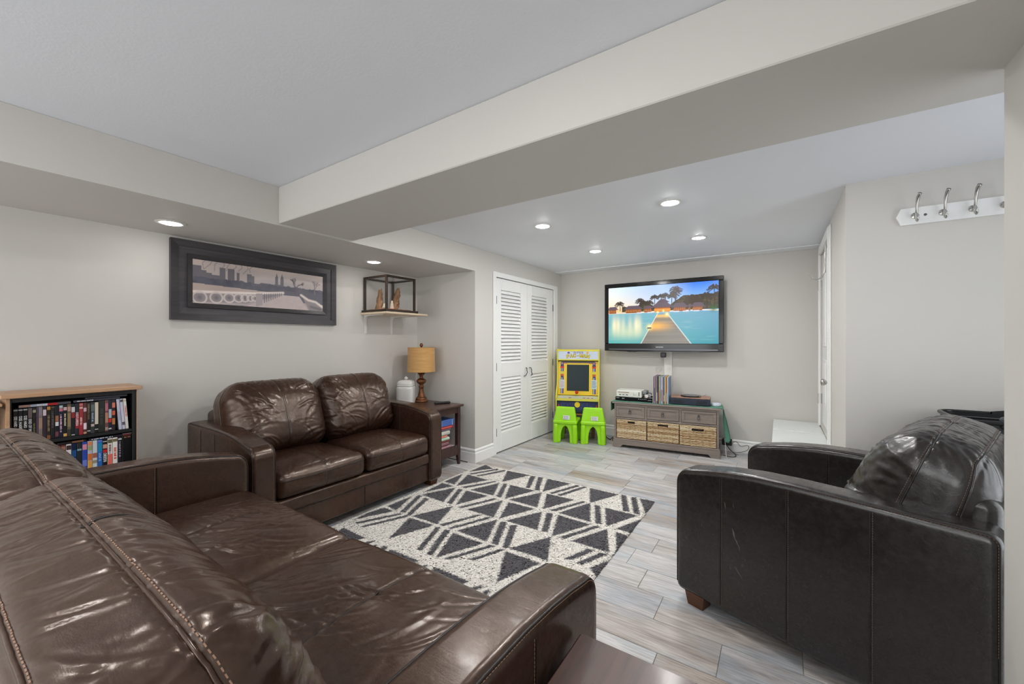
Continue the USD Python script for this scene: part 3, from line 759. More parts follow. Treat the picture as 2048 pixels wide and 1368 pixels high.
# ================================================================== rug
RX0, RX1, RY0, RY1 = -2.54, -0.82, 1.075, 3.262
def floor_pt(px, py):
    F_, H_ = 802.0, 683.0
    c, s = math.cos(YAW), math.sin(YAW)
    d = np.array([-s, c, 0]) + np.array([c, s, 0]) * (px - 1024) / F_ + np.array([0, 0, 1.0]) * (H_ - py) / F_
    t = (0.012 - EYE) / d[2]
    return (d * t)[:2]
ZA = [[(1735,128),(1820,175),(1540,212)],[(1525,243),(1885,178),(1895,190),(1560,248)],[(1620,265),(1975,195),(1985,208),(1640,272)],[(1435,250),(1335,375),(1215,340)],[(1510,255),(1760,320),(1370,393)],
[(1180,362),(1310,400),(960,470),(1120,395)],[(1440,410),(1860,335),(1860,345),(1480,425)],[(1340,425),(925,510),(1195,600)],[(1390,440),(1435,442),(1300,625),(1250,615)],[(1490,462),(1760,525),(1370,630)],[(1905,362),(1830,515),(1550,448)],
[(1970,370),(2010,375),(1930,540),(1880,530)],[(1395,665),(1850,555),(1870,565),(1430,678)],[(1950,585),(1835,795),(1510,697)],[(775,540),(590,705),(485,655)],[(870,520),(910,525),(700,735),(650,725)],[(955,553),(1003,562),(770,770),(725,765)],
[(440,680),(540,718),(60,825),(240,740)],[(60,868),(640,745),(655,760),(100,880)],[(150,915),(720,770),(738,785),(180,925)],[(1310,660),(1115,885),(805,780)],[(765,805),(1060,905),(515,1060)],[(1155,895),(1640,765),(1680,770),(1190,910)],
[(1260,940),(1770,795),(1810,805),(1290,950)],[(1875,835),(1745,1100),(1380,970)],[(1110,925),(1150,935),(910,1225),(865,1205)],[(1215,960),(1275,970),(1045,1285),(990,1265)],[(1320,1005),(1690,1130),(1110,1310)],[(1930,860),(2000,865),(1885,1150),(1815,1130)],
[(1210,1330),(1790,1155),(1840,1165),(1280,1336)],[(1520,1340),(1920,1210),(1970,1215),(1600,1344)]]
ZB = [[(175,158),(385,198),(120,262)],[(400,205),(440,210),(385,325),(355,320)],[(475,215),(515,222),(475,345),(440,340)],[(565,235),(780,282),(520,355)],[(590,370),(850,295),(870,305),(610,378)],[(660,390),(920,310),(940,318),(690,400)],
[(980,325),(1250,388),(980,468)],[(1285,390),(1325,400),(1360,555),(1305,545)],[(1380,412),(1425,418),(1460,580),(1410,570)],[(1468,430),(1640,462),(1535,588)],[(200,298),(430,350),(150,425)],[(500,370),(455,510),(195,437)],[(560,380),(815,440),(525,525)],
[(590,540),(910,455),(930,462),(640,550)],[(975,475),(975,650),(680,565)],[(1030,495),(1072,500),(1085,675),(1035,668)],[(1130,520),(1430,590),(1140,695)],[(185,465),(430,530),(95,620)],[(500,560),(460,730),(165,645)],[(560,568),(608,575),(560,750),(510,745)],
[(670,590),(970,680),(610,790)],[(680,805),(1030,695),(1070,705),(725,815)],[(1140,730),(1155,950),(805,840)],[(1235,722),(1540,606),(1410,768)],[(1235,760),(1390,805),(1250,985),(1240,890)],[(200,690),(260,690),(180,910),(130,900)],[(590,805),(555,1030),(205,915)],
[(735,1015),(960,920),(1015,935),(800,1022)],[(850,1055),(1080,960),(1140,970),(900,1070)],[(1200,1015),(1080,1215),(980,1105)],[(155,950),(480,1060),(75,1235)]]
rug_polys = [np.array([floor_pt(700 + x / 6.4, 910 + y / 6.4) for x, y in p]) for p in ZA] + [np.array([floor_pt(980 + x / 4.886, 910 + y / 4.886) for x, y in p]) for p in ZB]
low = [p + (0, -1.30) for p in rug_polys if p[:, 1].mean() < 3.1]
rug_polys += [p for p in low if p[:, 1].max() < 1.635]
rug_polys = [np.array(Polygon(p).buffer(0).buffer(0.005, join_style=2).exterior.coords)[:-1] for p in rug_polys]
def inside(P, poly):
    x, y = P[:, 0], P[:, 1]
    out = np.zeros(len(P), bool)
    n = len(poly)
    for i in range(n):
        (xa, ya), (xb, yb) = poly[i], poly[(i + 1) % n]
        if ya == yb:
            continue
        c = ((ya > y) != (yb > y)) & (x < (xb - xa) * (y - ya) / (yb - ya) + xa)
        out ^= c
    return out
nx, ny = 390, 530
gx, gy = np.meshgrid(np.linspace(RX0, RX1, nx + 1), np.linspace(RY0, RY1, ny + 1), indexing='ij')
r_ = np.random.default_rng(4)
jit = r_.normal(0, 0.0045, gx.shape + (2,))
P2 = np.stack([gx, gy], -1) + jit * 0.8
dark = np.zeros(gx.size, bool)
flatP = (np.stack([gx, gy], -1) + jit * 1.1).reshape(-1, 2)
for p in rug_polys:
    lo, hi_ = p.min(0), p.max(0)
    s = (flatP >= lo).all(1) & (flatP <= hi_).all(1)
    idx = np.nonzero(s)[0]
    dark[idx[inside(flatP[idx], p)]] = True
col = np.where(dark[:, None], np.array(srgb(84, 82, 86)), np.array(srgb(236, 231, 223))) * r_.uniform(0.8, 1.15, (gx.size, 1))
edge = np.minimum(np.minimum(gx - RX0, RX1 - gx), np.minimum(gy - RY0, RY1 - gy))
zz = 0.013 + r_.uniform(-0.0022, 0.0016, gx.shape) + 0.0015 * np.sin(gx * 9) * np.sin(gy * 7) - 0.008 * np.exp(-edge / 0.006)
V = np.stack([P2[..., 0], P2[..., 1], zz], -1).reshape(-1, 3)
i = np.arange((nx + 1) * (ny + 1)).reshape(nx + 1, ny + 1)
Q = np.stack([i[:-1, :-1], i[1:, :-1], i[1:, 1:], i[:-1, 1:]], -1).reshape(-1, 4)
rug = thing('rug', 'cream and charcoal shag rug with a triangle pattern, on the floor between the seats', 'rug')
obj('pile', (V, Q), M['pile'], rug, True, colors=col)
obj('backing', box(RX0 + 0.004, RX1 - 0.004, RY0 + 0.004, RY1 - 0.004, 0.0005, 0.004), tint(70, 66, 64, 0.9), rug, False)
# ================================================================== pictures painted on vertices
class Paint:
    def __init__(self, nu, nv, aspect):
        self.nu, self.nv, self.asp = nu, nv, aspect
        self.u, self.v = np.meshgrid(np.linspace(0, 1, nu + 1), np.linspace(0, 1, nv + 1), indexing='ij')
        self.c = np.zeros(self.u.shape + (3,))
        self.P = np.stack([self.u, self.v], -1).reshape(-1, 2)
    def put(self, m, col, a=1.0):
        m = (np.asarray(m, float) * a)[..., None]
        self.c = self.c * (1 - m) + np.asarray(col, float) * m
    def poly(self, pts, col, a=1.0):
        p = np.array(pts, float)
        lo, hi_ = p.min(0), p.max(0)
        s = np.nonzero(((self.P >= lo) & (self.P <= hi_)).all(1))[0]
        m = np.zeros(len(self.P))
        m[s[inside(self.P[s], p)]] = 1
        self.put(m.reshape(self.u.shape), col, a)
    def line(self, pts, w, col, a=1.0):
        p = np.array(pts, float)
        d = np.full(self.u.shape, 9.0)
        U, Vv = self.u * self.asp, self.v
        for (x0, y0), (x1, y1) in zip(p[:-1] * (self.asp, 1), p[1:] * (self.asp, 1)):
            L2 = (x1 - x0) ** 2 + (y1 - y0) ** 2 + 1e-12
            t = np.clip(((U - x0) * (x1 - x0) + (Vv - y0) * (y1 - y0)) / L2, 0, 1)
            d = np.minimum(d, np.hypot(U - x0 - t * (x1 - x0), Vv - y0 - t * (y1 - y0)))
        self.put(np.clip(1.5 - d / w, 0, 1), col, a)
    def glow(self, x, y, r, col, a=1.0):
        d = np.hypot((self.u - x) * self.asp, self.v - y)
        self.put(np.exp(-(d / r) ** 2), col, a)
    def noise(self, sx, sy, seed):
        return meshkit.fbm(np.stack([self.u * sx * self.asp, self.v * sy, np.full(self.u.shape, seed * 1.37)], -1), 4, seed)
    def mesh(self, origin, xd, yd, w, h):
        V = np.asarray(origin, float) + self.u.reshape(-1, 1) * w * np.asarray(xd, float) + self.v.reshape(-1, 1) * h * np.asarray(yd, float)
        i = np.arange((self.nu + 1) * (self.nv + 1)).reshape(self.nu + 1, self.nv + 1)
        return (V, np.stack([i[:-1, :-1], i[1:, :-1], i[1:, 1:], i[:-1, 1:]], -1).reshape(-1, 4)), self.c.reshape(-1, 3)
def L(r, g, b):
    return np.array(srgb(r, g, b))

# ================================================================== framed panorama on the left wall
pic = thing('framed_picture', 'long dark framed grey winter panorama of a park bridge and skyline, on the left wall', 'picture', (XL, 0, 0))
PY0, PY1, PZ0, PZ1 = 0.992, 2.232, 1.422, 1.990
def frame_ring(y0, y1, z0, z1, w, xa, xb):
    """mitred frame, one bar per side, bevelled towards the inside"""
    out = []
    for (a, b) in (((y0, z0), (y1, z0)), ((y1, z0), (y1, z1)), ((y1, z1), (y0, z1)), ((y0, z1), (y0, z0))):
        a, b = np.array(a), np.array(b)
        c = np.array([(y0 + y1) / 2, (z0 + z1) / 2])
        ia, ib = a + np.sign(c - a) * w, b + np.sign(c - b) * w
        pts = []
        for q, x in ((a, 0.001), (b, 0.001), (ia, 0.001), (ib, 0.001), (a, xa), (b, xa), (ia, xb), (ib, xb)):
            pts.append((x, q[0], q[1]))
        out.append(trimesh.Trimesh(*hull(pts), process=False))
    return out
M['frame'] = wood('charcoal_frame', srgb(44, 42, 46), srgb(62, 58, 60), 0.42, 'y')
M['frame_in'] = wood('charcoal_inner_frame', srgb(58, 56, 62), srgb(78, 74, 78), 0.42, 'y')
for m in frame_ring(PY0, PY1, PZ0, PZ1, 0.046, 0.034, 0.026):
    obj('frame_bar', m, M['frame'], pic, False)
for m in frame_ring(PY0 + 0.044, PY1 - 0.044, PZ0 + 0.044, PZ1 - 0.044, 0.054, 0.020, 0.017):
    obj('mat_board', m, M['frame_in'], pic, False)
for m in frame_ring(PY0 + 0.096, PY1 - 0.096, PZ0 + 0.094, PZ1 - 0.094, 0.032, 0.036, 0.022):
    obj('inner_bar', m, M['frame'], pic, False)
p = Paint(260, 84, 3.1)
u, v = p.u, p.v
p.c[:] = L(150, 140, 134)
p.put(np.clip((v - 0.55) / 0.5, 0, 1), L(168, 152, 142))
p.put(np.clip(p.noise(2, 5, 3) * 1.6 - 0.6, 0, 1) * (v > 0.5), L(128, 124, 128), 0.7)
for a, b, t in ((0.0, 0.055, 0.86), (0.055, 0.085, 0.77), (0.085, 0.12, 0.72), (0.17, 0.21, 0.88), (0.225, 0.27, 0.88), (0.285, 0.305, 0.80), (0.36, 0.395, 0.80), (0.395, 0.415, 0.77), (0.46, 0.54, 0.63), (0.12, 0.2, 0.68), (0.565, 0.645, 0.63)):
    p.poly([(a, 0.3), (a, t), (b, t), (b, 0.3)], L(84, 80, 84))
for a in (0.575, 0.618):
    p.poly([(a, 0.5), (a, 0.80), (a + 0.008, 0.86), (a + 0.0125, 0.92), (a + 0.017, 0.86), (a + 0.025, 0.80), (a + 0.025, 0.5)], L(78, 76, 82))
n1 = p.noise(7, 5, 9)
tl = 0.60 + 0.08 * (p.noise(9, 0.01, 4) - 0.5)
p.put((v < tl) & (v > 0.33), L(58, 58, 68))
p.put(((v < tl) & (v > 0.33)) * np.clip(n1 * 2 - 0.8, 0, 1), L(96, 92, 98), 0.6)
p.put(v < 0.46 - 0.10 * u, L(150, 134, 124))
p.put((v < 0.46 - 0.10 * u) * np.clip(p.noise(3, 14, 5) * 2 - 1, 0, 1), L(182, 164, 148), 0.6)
p.put((v > 0.28 - 0.1 * u) & (v < 0.48) & (u > 0.6), L(74, 72, 80))
# bridge: deck, left parapet with ringed panels, right parapet
p.poly([(0.30, 0.0), (0.62, 0.36), (0.78, 0.36), (0.86, 0.0)], L(166, 152, 146))
p.put(inside(p.P, np.array([(0.30, 0.0), (0.62, 0.36), (0.78, 0.36), (0.86, 0.0)])).reshape(u.shape) * np.clip(p.noise(14, 14, 6) * 2 - 0.9, 0, 1), L(140, 128, 124), 0.5)
p.poly([(0, 0.0), (0, 0.24), (0.42, 0.34), (0.62, 0.42), (0.66, 0.42), (0.36, 0.02), (0.30, 0.0)], L(120, 112, 112))
p.line([(0, 0.26), (0.43, 0.345), (0.64, 0.425)], 0.028, L(196, 184, 174))
p.line([(0.0, 0.02), (0.36, 0.05), (0.64, 0.37)], 0.018, L(150, 140, 136))
for cx, r in ((0.045, 0.13), (0.15, 0.12), (0.235, 0.105), (0.30, 0.095), (0.345, 0.085), (0.385, 0.075), (0.415, 0.065)):
    th = np.linspace(0, 2 * PI, 28)
    cz = 0.13 + 0.34 * cx * 0.6
    p.line(np.column_stack([cx + r * 0.33 * np.cos(th), cz + r * np.sin(th)]), 0.016, L(176, 164, 156))
    p.glow(cx, cz, r * 0.45, L(78, 74, 78), 0.8)
p.poly([(0.425, 0.02), (0.425, 0.34), (0.475, 0.36), (0.475, 0.06)], L(138, 128, 126))
for k in range(9):
    a = 0.49 + k * 0.017
    p.line([(a, 0.13 + k * 0.027), (a, 0.35 + k * 0.007)], 0.01, L(88, 84, 88))
p.poly([(0.80, 0.40), (0.86, 0.30), (1.0, 0.12), (1.0, 0.0), (0.87, 0.0)], L(118, 110, 110))
p.line([(0.795, 0.41), (0.86, 0.29), (0.93, 0.25), (1.0, 0.11)], 0.03, L(190, 178, 168))
for k in range(6):
    p.glow(0.885 + 0.018 * k, 0.11 - 0.012 * k, 0.035, L(74, 70, 74), 0.8)
rt = random.Random(5)
def twig(x, y, a, ln, w, dep, col):
    x2, y2 = x + ln * math.cos(a) / 3.1, y + ln * math.sin(a)
    p.line([(x, y), (x2, y2)], w, col, 0.85)
    if dep:
        for _ in range(3):
            twig(x2, y2, a + rt.uniform(-0.75, 0.75), ln * rt.uniform(0.6, 0.8), w * 0.75, dep - 1, col)
twig(0.745, 0.42, PI / 2, 0.16, 0.016, 3, L(70, 64, 68))
twig(0.92, 0.48, PI / 2, 0.13, 0.014, 3, L(100, 90, 90))
for k in range(9):
    x0 = 0.08 + 0.04 * k
    p.line([(x0, 1.0), (x0 - 0.01 + rt.uniform(-0.02, 0.02), 0.93), (x0 - 0.03 + rt.uniform(-0.02, 0.02), 0.80 + rt.uniform(-0.08, 0.05))], 0.008, L(96, 86, 84), 0.7)
p.c = np.clip((p.c * np.array([0.98, 0.98, 1.04])) ** 0.92 * 1.5, 0, 0.85)
ms, cs = p.mesh((0.0205, PY0 + 0.126, PZ0 + 0.124), (0, 1, 0), (0, 0, 1), PY1 - PY0 - 0.252, PZ1 - PZ0 - 0.248)
obj('print', ms, M['painted'], pic, False, colors=cs)
obj('back_board', box(0.0005, 0.016, PY0 + 0.01, PY1 - 0.01, PZ0 + 0.01, PZ1 - 0.01), M['black'], pic, False)

# ================================================================== bookcase with discs
BX, BKY0, BKY1 = -3.27, 0.268, 0.766
bc = thing('bookcase', 'low black bookcase with tan wood edges, filled with disc cases, by the left wall', 'bookcase', (0, 0, 0))
obj('top', box(XL + 0.012, BX + 0.022, BKY0 - 0.02, BKY1 + 0.022, 0.978, 1.000, 0.003), M['tan_edge'], bc, False)
obj('side_panel', box(XL + 0.012, BX, BKY0, BKY0 + 0.018, 0.001, 0.977, 0.001), M['black'], bc, False)
obj('side_panel', box(XL + 0.012, BX, BKY1 - 0.018, BKY1, 0.001, 0.977, 0.001), M['black'], bc, False)
for ya, yb in ((BKY0 - 0.0015, BKY0 + 0.0125), (BKY1 - 0.001, BKY1 + 0.002)):
    obj('edge_strip', box(XL + 0.03, BX + 0.002, ya, yb, 0.001, 0.977, 0.001), M['tan_edge'], bc, False)
obj('back_panel', box(XL + 0.012, XL + 0.018, BKY0 + 0.017, BKY1 - 0.017, 0.02, 0.976), M['black'], bc, False)
SH = [0.741, 0.526, 0.30, 0.06]
for z in SH:
    obj('shelf', box(XL + 0.018, BX - 0.006, BKY0 + 0.0185, BKY1 - 0.0185, z - 0.018, z, 0.001), M['black'], bc, False)
obj('header_rail', box(BX - 0.02, BX - 0.002, BKY0 + 0.0185, BKY1 - 0.0185, 0.955, 0.9775), M['black'], bc, False)
# tan-topped side shelf just left of it
sd = thing('side_table', 'tan-topped black side table at the left edge, left of the bookcase', 'side table', (0, 0, 0))
obj('top', box(XL + 0.012, -3.255, -0.30, BKY0 - 0.012, 0.941, 0.956, 0.003), M['tan_edge'], sd, False)
obj('shelf', box(XL + 0.012, -3.262, -0.28, BKY0 - 0.022, 0.915, 0.9405), M['black'], sd, False)
obj('side_panel', box(XL + 0.012, -3.262, -0.29, -0.272, 0.001, 0.940), M['black'], sd, False)
obj('bottom_shelf', box(XL + 0.012, -3.262, -0.272, BKY0 - 0.03, 0.05, 0.068), M['black'], sd, False)
obj('post', box(XL + 0.014, XL + 0.04, BKY0 - 0.05, BKY0 - 0.03, 0.001, 0.914), M['black'], sd, False)

rb = random.Random(8)
def disc_case(y, th, z, h, base, bands=(), text=None, label='', group='disc cases on the upper shelf', lean=0.0, xf=-3.288, depth=0.134, lying=False):
    """bands: (from, to, colour) in fractions of the height from the bottom; text: (string or None, colour, from, to)"""
    t = thing('disc_case', label, 'disc case', (xf, y, z), 0, group)
    def tf(m):
        if lying:
            vv = np.array(m.vertices)
            m = trimesh.Trimesh(np.column_stack([vv[:, 0], h / 2 - vv[:, 2], vv[:, 1]]), m.faces, process=False)
            return moved(m, (0, 0, th / 2), rx=lean)
        return moved(m, (0, 0, 0), rx=lean) if lean else m
    body = box(-depth, 0, -th / 2 + 0.0004, th / 2 - 0.0004, 0, h, 0.0012)
    obj('case', tf(body), tint(*base, 0.3), t, False)
    for a, b, c in bands:
        obj('spine_print', tf(box(-0.002, 0.0005, -th / 2 + 0.0012, th / 2 - 0.0012, a * h, b * h)), tint(*c, 0.35), t, False)
    if text:
        s, c, a, b = text
        o3 = (0.0006, 0, (a + b) / 2 * h)
        if s:
            m = text_on(s, th * 0.62, o3, (0, 0, -1), (0, 1, 0), True, 0.0004, (b - a) * h, True)
        else:
            m = bars_on(rb, (b - a) * h, th * 0.5, o3, (0, 0, -1), (0, 1, 0))
        obj('lettering', tf(m), tint(*c, 0.4), t, False)
    return t
W_, K_ = (220, 216, 214), (24, 23, 25)
TOPROW = [
    (.0148, K_, [(.93, .97, (150, 150, 150))], ('DIE HARD', W_, .48, .77), 'black disc case with short white lettering, first from the left on the upper shelf'),
    (.0148, K_, [(.93, .97, (150, 150, 150))], ('DIE HARD 2', W_, .30, .77), 'black disc case with lettering and a numeral, second from left on the upper shelf'),
    (.0148, K_, [(.93, .97, (150, 150, 150))], ('DIE HARD', W_, .42, .77), 'black disc case with white lettering, third from the left on the upper shelf'),
    (.0140, (50, 48, 50), [(.70, .98, (98, 84, 84))], ('END OF WATCH', (206, 202, 204), .10, .66), 'charcoal disc case with tall white lettering, fourth from the left on the upper shelf'),
    (.0120, (34, 32, 28), [(.84, .92, (150, 148, 120))], (None, (120, 112, 82), .12, .52), 'black disc case with olive lettering, fifth from the left on the upper shelf'),
    (.0070, (84, 66, 84), [], None, 'thin mauve disc case, sixth from the left on the upper shelf'),
    (.0130, (122, 108, 104), [(.74, .98, (128, 120, 132)), (.35, .66, (150, 126, 108))], None, 'greyish tan disc case, seventh from the left on the upper shelf'),
    (.0128, (56, 42, 50), [(.72, .90, (206, 186, 190))], None, 'plum disc case with a pale pink patch near its top, eighth on the upper shelf'),
    (.0136, (44, 38, 32), [(.88, .98, (176, 126, 62)), (.0, .12, (120, 80, 52))], (None, (146, 124, 92), .25, .72), 'brown-black disc case with an ochre top band, ninth on the upper shelf'),
    (.0136, (34, 32, 34), [(.93, .96, (110, 96, 84))], (None, (96, 88, 84), .35, .82), 'black disc case with a faint crescent and dim lettering, tenth on the upper shelf'),
    (.0130, (28, 28, 36), [(.50, .68, (152, 100, 74)), (.37, .49, (206, 204, 208)), (.05, .2, (110, 60, 74))], None, 'dark disc case with an orange and a white block, eleventh on the upper shelf'),
    (.0140, (34, 34, 52), [(.90, .98, (174, 190, 188)), (.80, .89, (200, 112, 132))], (None, (206, 164, 186), .18, .70), 'navy disc case with a pink and white top, twelfth on the upper shelf'),
    (.0140, (30, 28, 28), [(.82, .92, (198, 170, 166)), (.02, .11, (212, 166, 92))], (None, (196, 182, 156), .34, .72), 'black disc case with cream lettering and a yellow block at the foot'),
    (.0132, (104, 92, 74), [(.78, .92, (188, 140, 136)), (.30, .72, (140, 118, 88)), (.0, .22, (56, 52, 48))], None, 'khaki disc case with a pinkish top, right of the one with a yellow foot'),
    (.0140, (32, 34, 38), [(.74, .90, (206, 202, 204)), (.56, .73, (140, 44, 52)), (.02, .05, (190, 190, 190))], None, 'dark disc case with a white block above a red one, upper shelf'),
    (.0140, (40, 40, 46), [(.66, .74, (40, 40, 48)), (.22, .73, (160, 36, 50))], ('DISTURBIA', (230, 216, 212), .30, .72), 'black and red disc case with big white lettering, middle of the upper shelf'),
    (.0142, (160, 52, 56), [(.92, .98, (190, 120, 112)), (.82, .88, (206, 176, 158))], (None, (226, 196, 190), .32, .55), 'all-red disc case, the reddest on the upper shelf'),
    (.0132, (92, 50, 46), [(.72, .84, (206, 170, 180)), (.16, .36, (226, 206, 216)), (.02, .08, (190, 150, 120))], None, 'maroon disc case with pink and white patches, right of the all-red one'),
    (.0140, (38, 34, 32), [(.08, .11, (190, 188, 186))], (None, (120, 96, 76), .45, .95), 'black disc case with brown lettering, two right of the all-red one'),
    (.0140, (56, 60, 60), [(.70, .92, (96, 106, 108)), (.22, .30, (186, 170, 172))], (None, (150, 166, 186), .38, .66), 'grey-green disc case left of the cream-topped one'),
    (.0146, (34, 32, 32), [(.28, .98, (214, 200, 182)), (.10, .13, (190, 188, 186))], None, 'disc case with a long cream upper block, upper shelf'),
    (.0240, (40, 44, 40), [], (None, (66, 62, 54), .30, .75), 'thick dark green-black disc box right of the cream-topped case'),
    (.0135, (112, 72, 68), [(.66, .90, (170, 104, 120)), (.28, .60, (176, 128, 106)), (.05, .14, (150, 146, 130))], None, 'salmon and brown disc case right of the thick dark box'),
    (.0130, (28, 38, 52), [(.42, .70, (170, 184, 196)), (.28, .40, (196, 40, 48)), (.06, .1, (206, 200, 200))], None, 'navy disc case with a pale and a red block, upper shelf at right'),
    (.0140, (48, 32, 34), [(.74, .90, (214, 116, 92)), (.50, .64, (210, 92, 66)), (.20, .40, (176, 120, 66))], None, 'dark disc case with orange-red blocks, upper shelf at right'),
    (.0125, (196, 196, 214), [(.3, .6, (178, 176, 196))], None, 'pale lavender disc case leaning third from the right end of the upper shelf'),
    (.0125, (200, 198, 214), [(.90, .97, (60, 58, 64)), (.14, .24, (92, 84, 90))], None, 'pale lavender disc case with a black top mark, leaning second from the right end'),
    (.0125, (226, 220, 218), [(.90, .97, (206, 190, 150))], (None, (206, 104, 84), .42, .75), 'white disc case with red lettering, leaning at the right end of the upper shelf'),
]
y = BKY0 + 0.024
tot = sum(r[0] for r in TOPROW) + 0.0175
sc_ = (BKY1 - 0.030 - y) / tot
for k, (th, base, bands, text, lab) in enumerate(TOPROW):
    th2 = th * sc_
    ln = 0.0
    if k >= len(TOPROW) - 3:
        ln = 4.0
        if k == len(TOPROW) - 3:
            y += 0.0145 * sc_
    disc_case(y + th2 / 2, th2, SH[0] + 0.0006 + (abs(math.sin(math.radians(ln))) * th2 / 2), 0.180 if k < 21 else 0.184, base, bands, text, lab, lean=ln)
    y += th2 + (0.001 * sc_ if ln else 0)
disc_case(0.402, 0.0145, SH[0] + 0.1822, 0.185, (70, 72, 78), [(.0, .26, (72, 72, 78)), (.26, .46, (168, 26, 34)), (.78, .99, (150, 116, 104)), (.46, .78, (150, 158, 172))], ('INSIDE', (236, 236, 240), .46, .66), 'grey, white and red disc case lying on top of the row, at left', 'disc cases lying on the upper row', lying=True)
disc_case(0.60, 0.013, SH[0] + 0.1852, 0.190, (54, 54, 66), [(.6, .98, (70, 68, 78))], (None, (206, 204, 212), .62, .93), 'dark grey disc case lying on top of the row at right, lower of two', 'disc cases lying on the upper row', lying=True)
disc_case(0.64, 0.012, SH[0] + 0.1988, 0.175, (58, 56, 66), [], None, 'grey disc case lying on top of the row at right, upper of two', 'disc cases lying on the upper row', lying=True)
LOW = [
    (.0142, (90, 36, 40), [(.8, .96, (150, 96, 92))], None, 'dark red disc case at the left of the visible lower shelf'),
    (.0142, (112, 46, 52), [(.84, .96, (176, 120, 112))], None, 'maroon disc case with a pinkish top on the lower shelf'),
    (.0142, (96, 52, 48), [(.7, .95, (150, 104, 92))], None, 'red-brown disc case left of the white one on the lower shelf'),
    (.0150, (214, 208, 208), [(.82, .96, (60, 48, 46)), (.46, .64, (120, 72, 70))], None, 'white disc case with dark patches on the lower shelf'),
    (.0145, (24, 34, 66), [(.56, .78, (30, 78, 130)), (.35, .52, (70, 120, 150))], None, 'deep blue disc case right of the white one on the lower shelf'),
    (.0150, (42, 44, 46), [(.74, .80, (130, 160, 164))], None, 'charcoal disc case with a small pale triangle on the lower shelf'),
    (.0150, (50, 74, 164), [(.74, .92, (206, 136, 156)), (.2, .4, (110, 124, 196))], None, 'royal blue disc case with a pink patch on the lower shelf'),
    (.0150, (178, 178, 190), [(.86, .98, (212, 128, 82)), (.70, .84, (150, 160, 110)), (.36, .58, (204, 112, 54)), (.06, .34, (216, 158, 72))], None, 'multicoloured orange and lilac disc case on the lower shelf'),
    (.0145, (200, 206, 210), [(.42, .58, (160, 96, 84)), (.24, .34, (150, 140, 120))], None, 'white disc case with a brick-red patch, left of the bright blue one'),
    (.0150, (44, 104, 184), [(.60, .88, (28, 132, 176)), (.92, .98, (96, 110, 190))], (None, (140, 170, 214), .28, .56), 'bright blue disc case on the lower shelf'),
    (.0150, (34, 30, 32), [(.68, .82, (206, 146, 126)), (.54, .64, (196, 40, 44)), (.9, .93, (190, 190, 190))], ('DEEDS', (240, 238, 238), .22, .52), 'black disc case with a red square and large white lettering on the lower shelf'),
    (.0160, (226, 218, 212), [(.84, .96, (96, 94, 66)), (.1, .46, (222, 110, 98))], (None, (120, 104, 96), .5, .78), 'white disc box with red lower lettering, left one of the two alike'),
    (.0160, (230, 224, 218), [(.86, .96, (116, 104, 70))], (None, (214, 76, 62), .30, .66), 'white disc box with red middle lettering, right one of the two alike'),
    (.0135, (34, 32, 36), [(.90, .95, (206, 206, 210))], (None, (150, 140, 160), .30, .84), 'black disc case with grey-lilac lettering near the right of the lower shelf'),
]
y = BKY0 + 0.150
for th, base, bands, text, lab in LOW:
    th *= 1.33
    disc_case(y + th / 2, th, SH[1] + 0.0006, 0.172, base, bands, text, lab, 'disc cases on the lower shelf')
    y += th + 0.0008
t = disc_case(y + 0.022, 0.043, SH[1] + 0.0006, 0.190, (20, 19, 20), [(.975, .99, (196, 186, 176))], None, 'thick black boxed set with small gold lettering at the right end of the lower shelf', 'disc cases on the lower shelf')
obj('lettering', bars_on(rb, 0.026, 0.008, (0.0006, 0, 0.166), (0, 1, 0), (0, 0, 1)), tint(170, 120, 74, 0.4), t, False)
disc_case(0.655, 0.0135, SH[1] + 0.1745, 0.176, (36, 36, 44), [(.0, .2, (110, 40, 44))], (None, (196, 198, 214), .45, .95), 'dark disc case lying on the lower row', 'disc cases lying on the lower row', lying=True)
disc_case(0.50, 0.0130, SH[1] + 0.1745, 0.110, (40, 34, 34), [(.1, .5, (122, 84, 60))], None, 'short dark disc case lying on the lower row, left of the other', 'disc cases lying on the lower row', lying=True)

# ================================================================== wall shelf with glass display case
ws = thing('wall_shelf', 'small white-edged wall shelf on two pale brackets in the corner, under the glass case', 'shelf', (XL, 0, 0))
SZ = 1.560
M['white_wood'] = wood('pale_shelf_wood', srgb(214, 190, 160), srgb(232, 214, 190), 0.45, 'y')
obj('board', box(0.001, 0.40, 2.52, 3.06, SZ - 0.020, SZ, 0.003), M['white_wood'], ws, False)
for yb in (2.575, 2.905):
    fil = [(0.007 + 0.045 * (1 - math.cos(k_)), SZ - 0.075 + 0.045 * math.sin(k_)) for k_ in np.linspace(0, PI / 2, 8)]
    br = prism([(0.001, SZ - 0.215), (0.007, SZ - 0.205)] + fil + [(0.26, SZ - 0.027), (0.262, SZ - 0.0205), (0.001, SZ - 0.0205)], yb - 0.013, yb + 0.013, 'xz')
    b = obj('bracket', br, M['white_plastic'], ws, 25)
    for zz_ in (SZ - 0.20, SZ - 0.085):
        obj('screw', cyl(0.004, 0.0065, 0.0105, (yb, zz_), 10, 'x'), M['dark_metal'], b, False)
dc = thing('display_case', 'square glass display case with dark bronze frame standing on the wall shelf', 'display case', (XL, 2.545, SZ + 0.0005))
CWx, CWy, CH = 0.365, 0.375, 0.338
M['bronze_frame'] = plain('dark_bronze', srgb(58, 46, 36), 0.35, metallic=0.3)
bz = 0.024
obj('base_board', box(0.004, CWx + 0.02, -0.018, CWy + 0.018, 0.0005, bz, 0.003), M['bronze_frame'], dc, False)
fr = 0.021
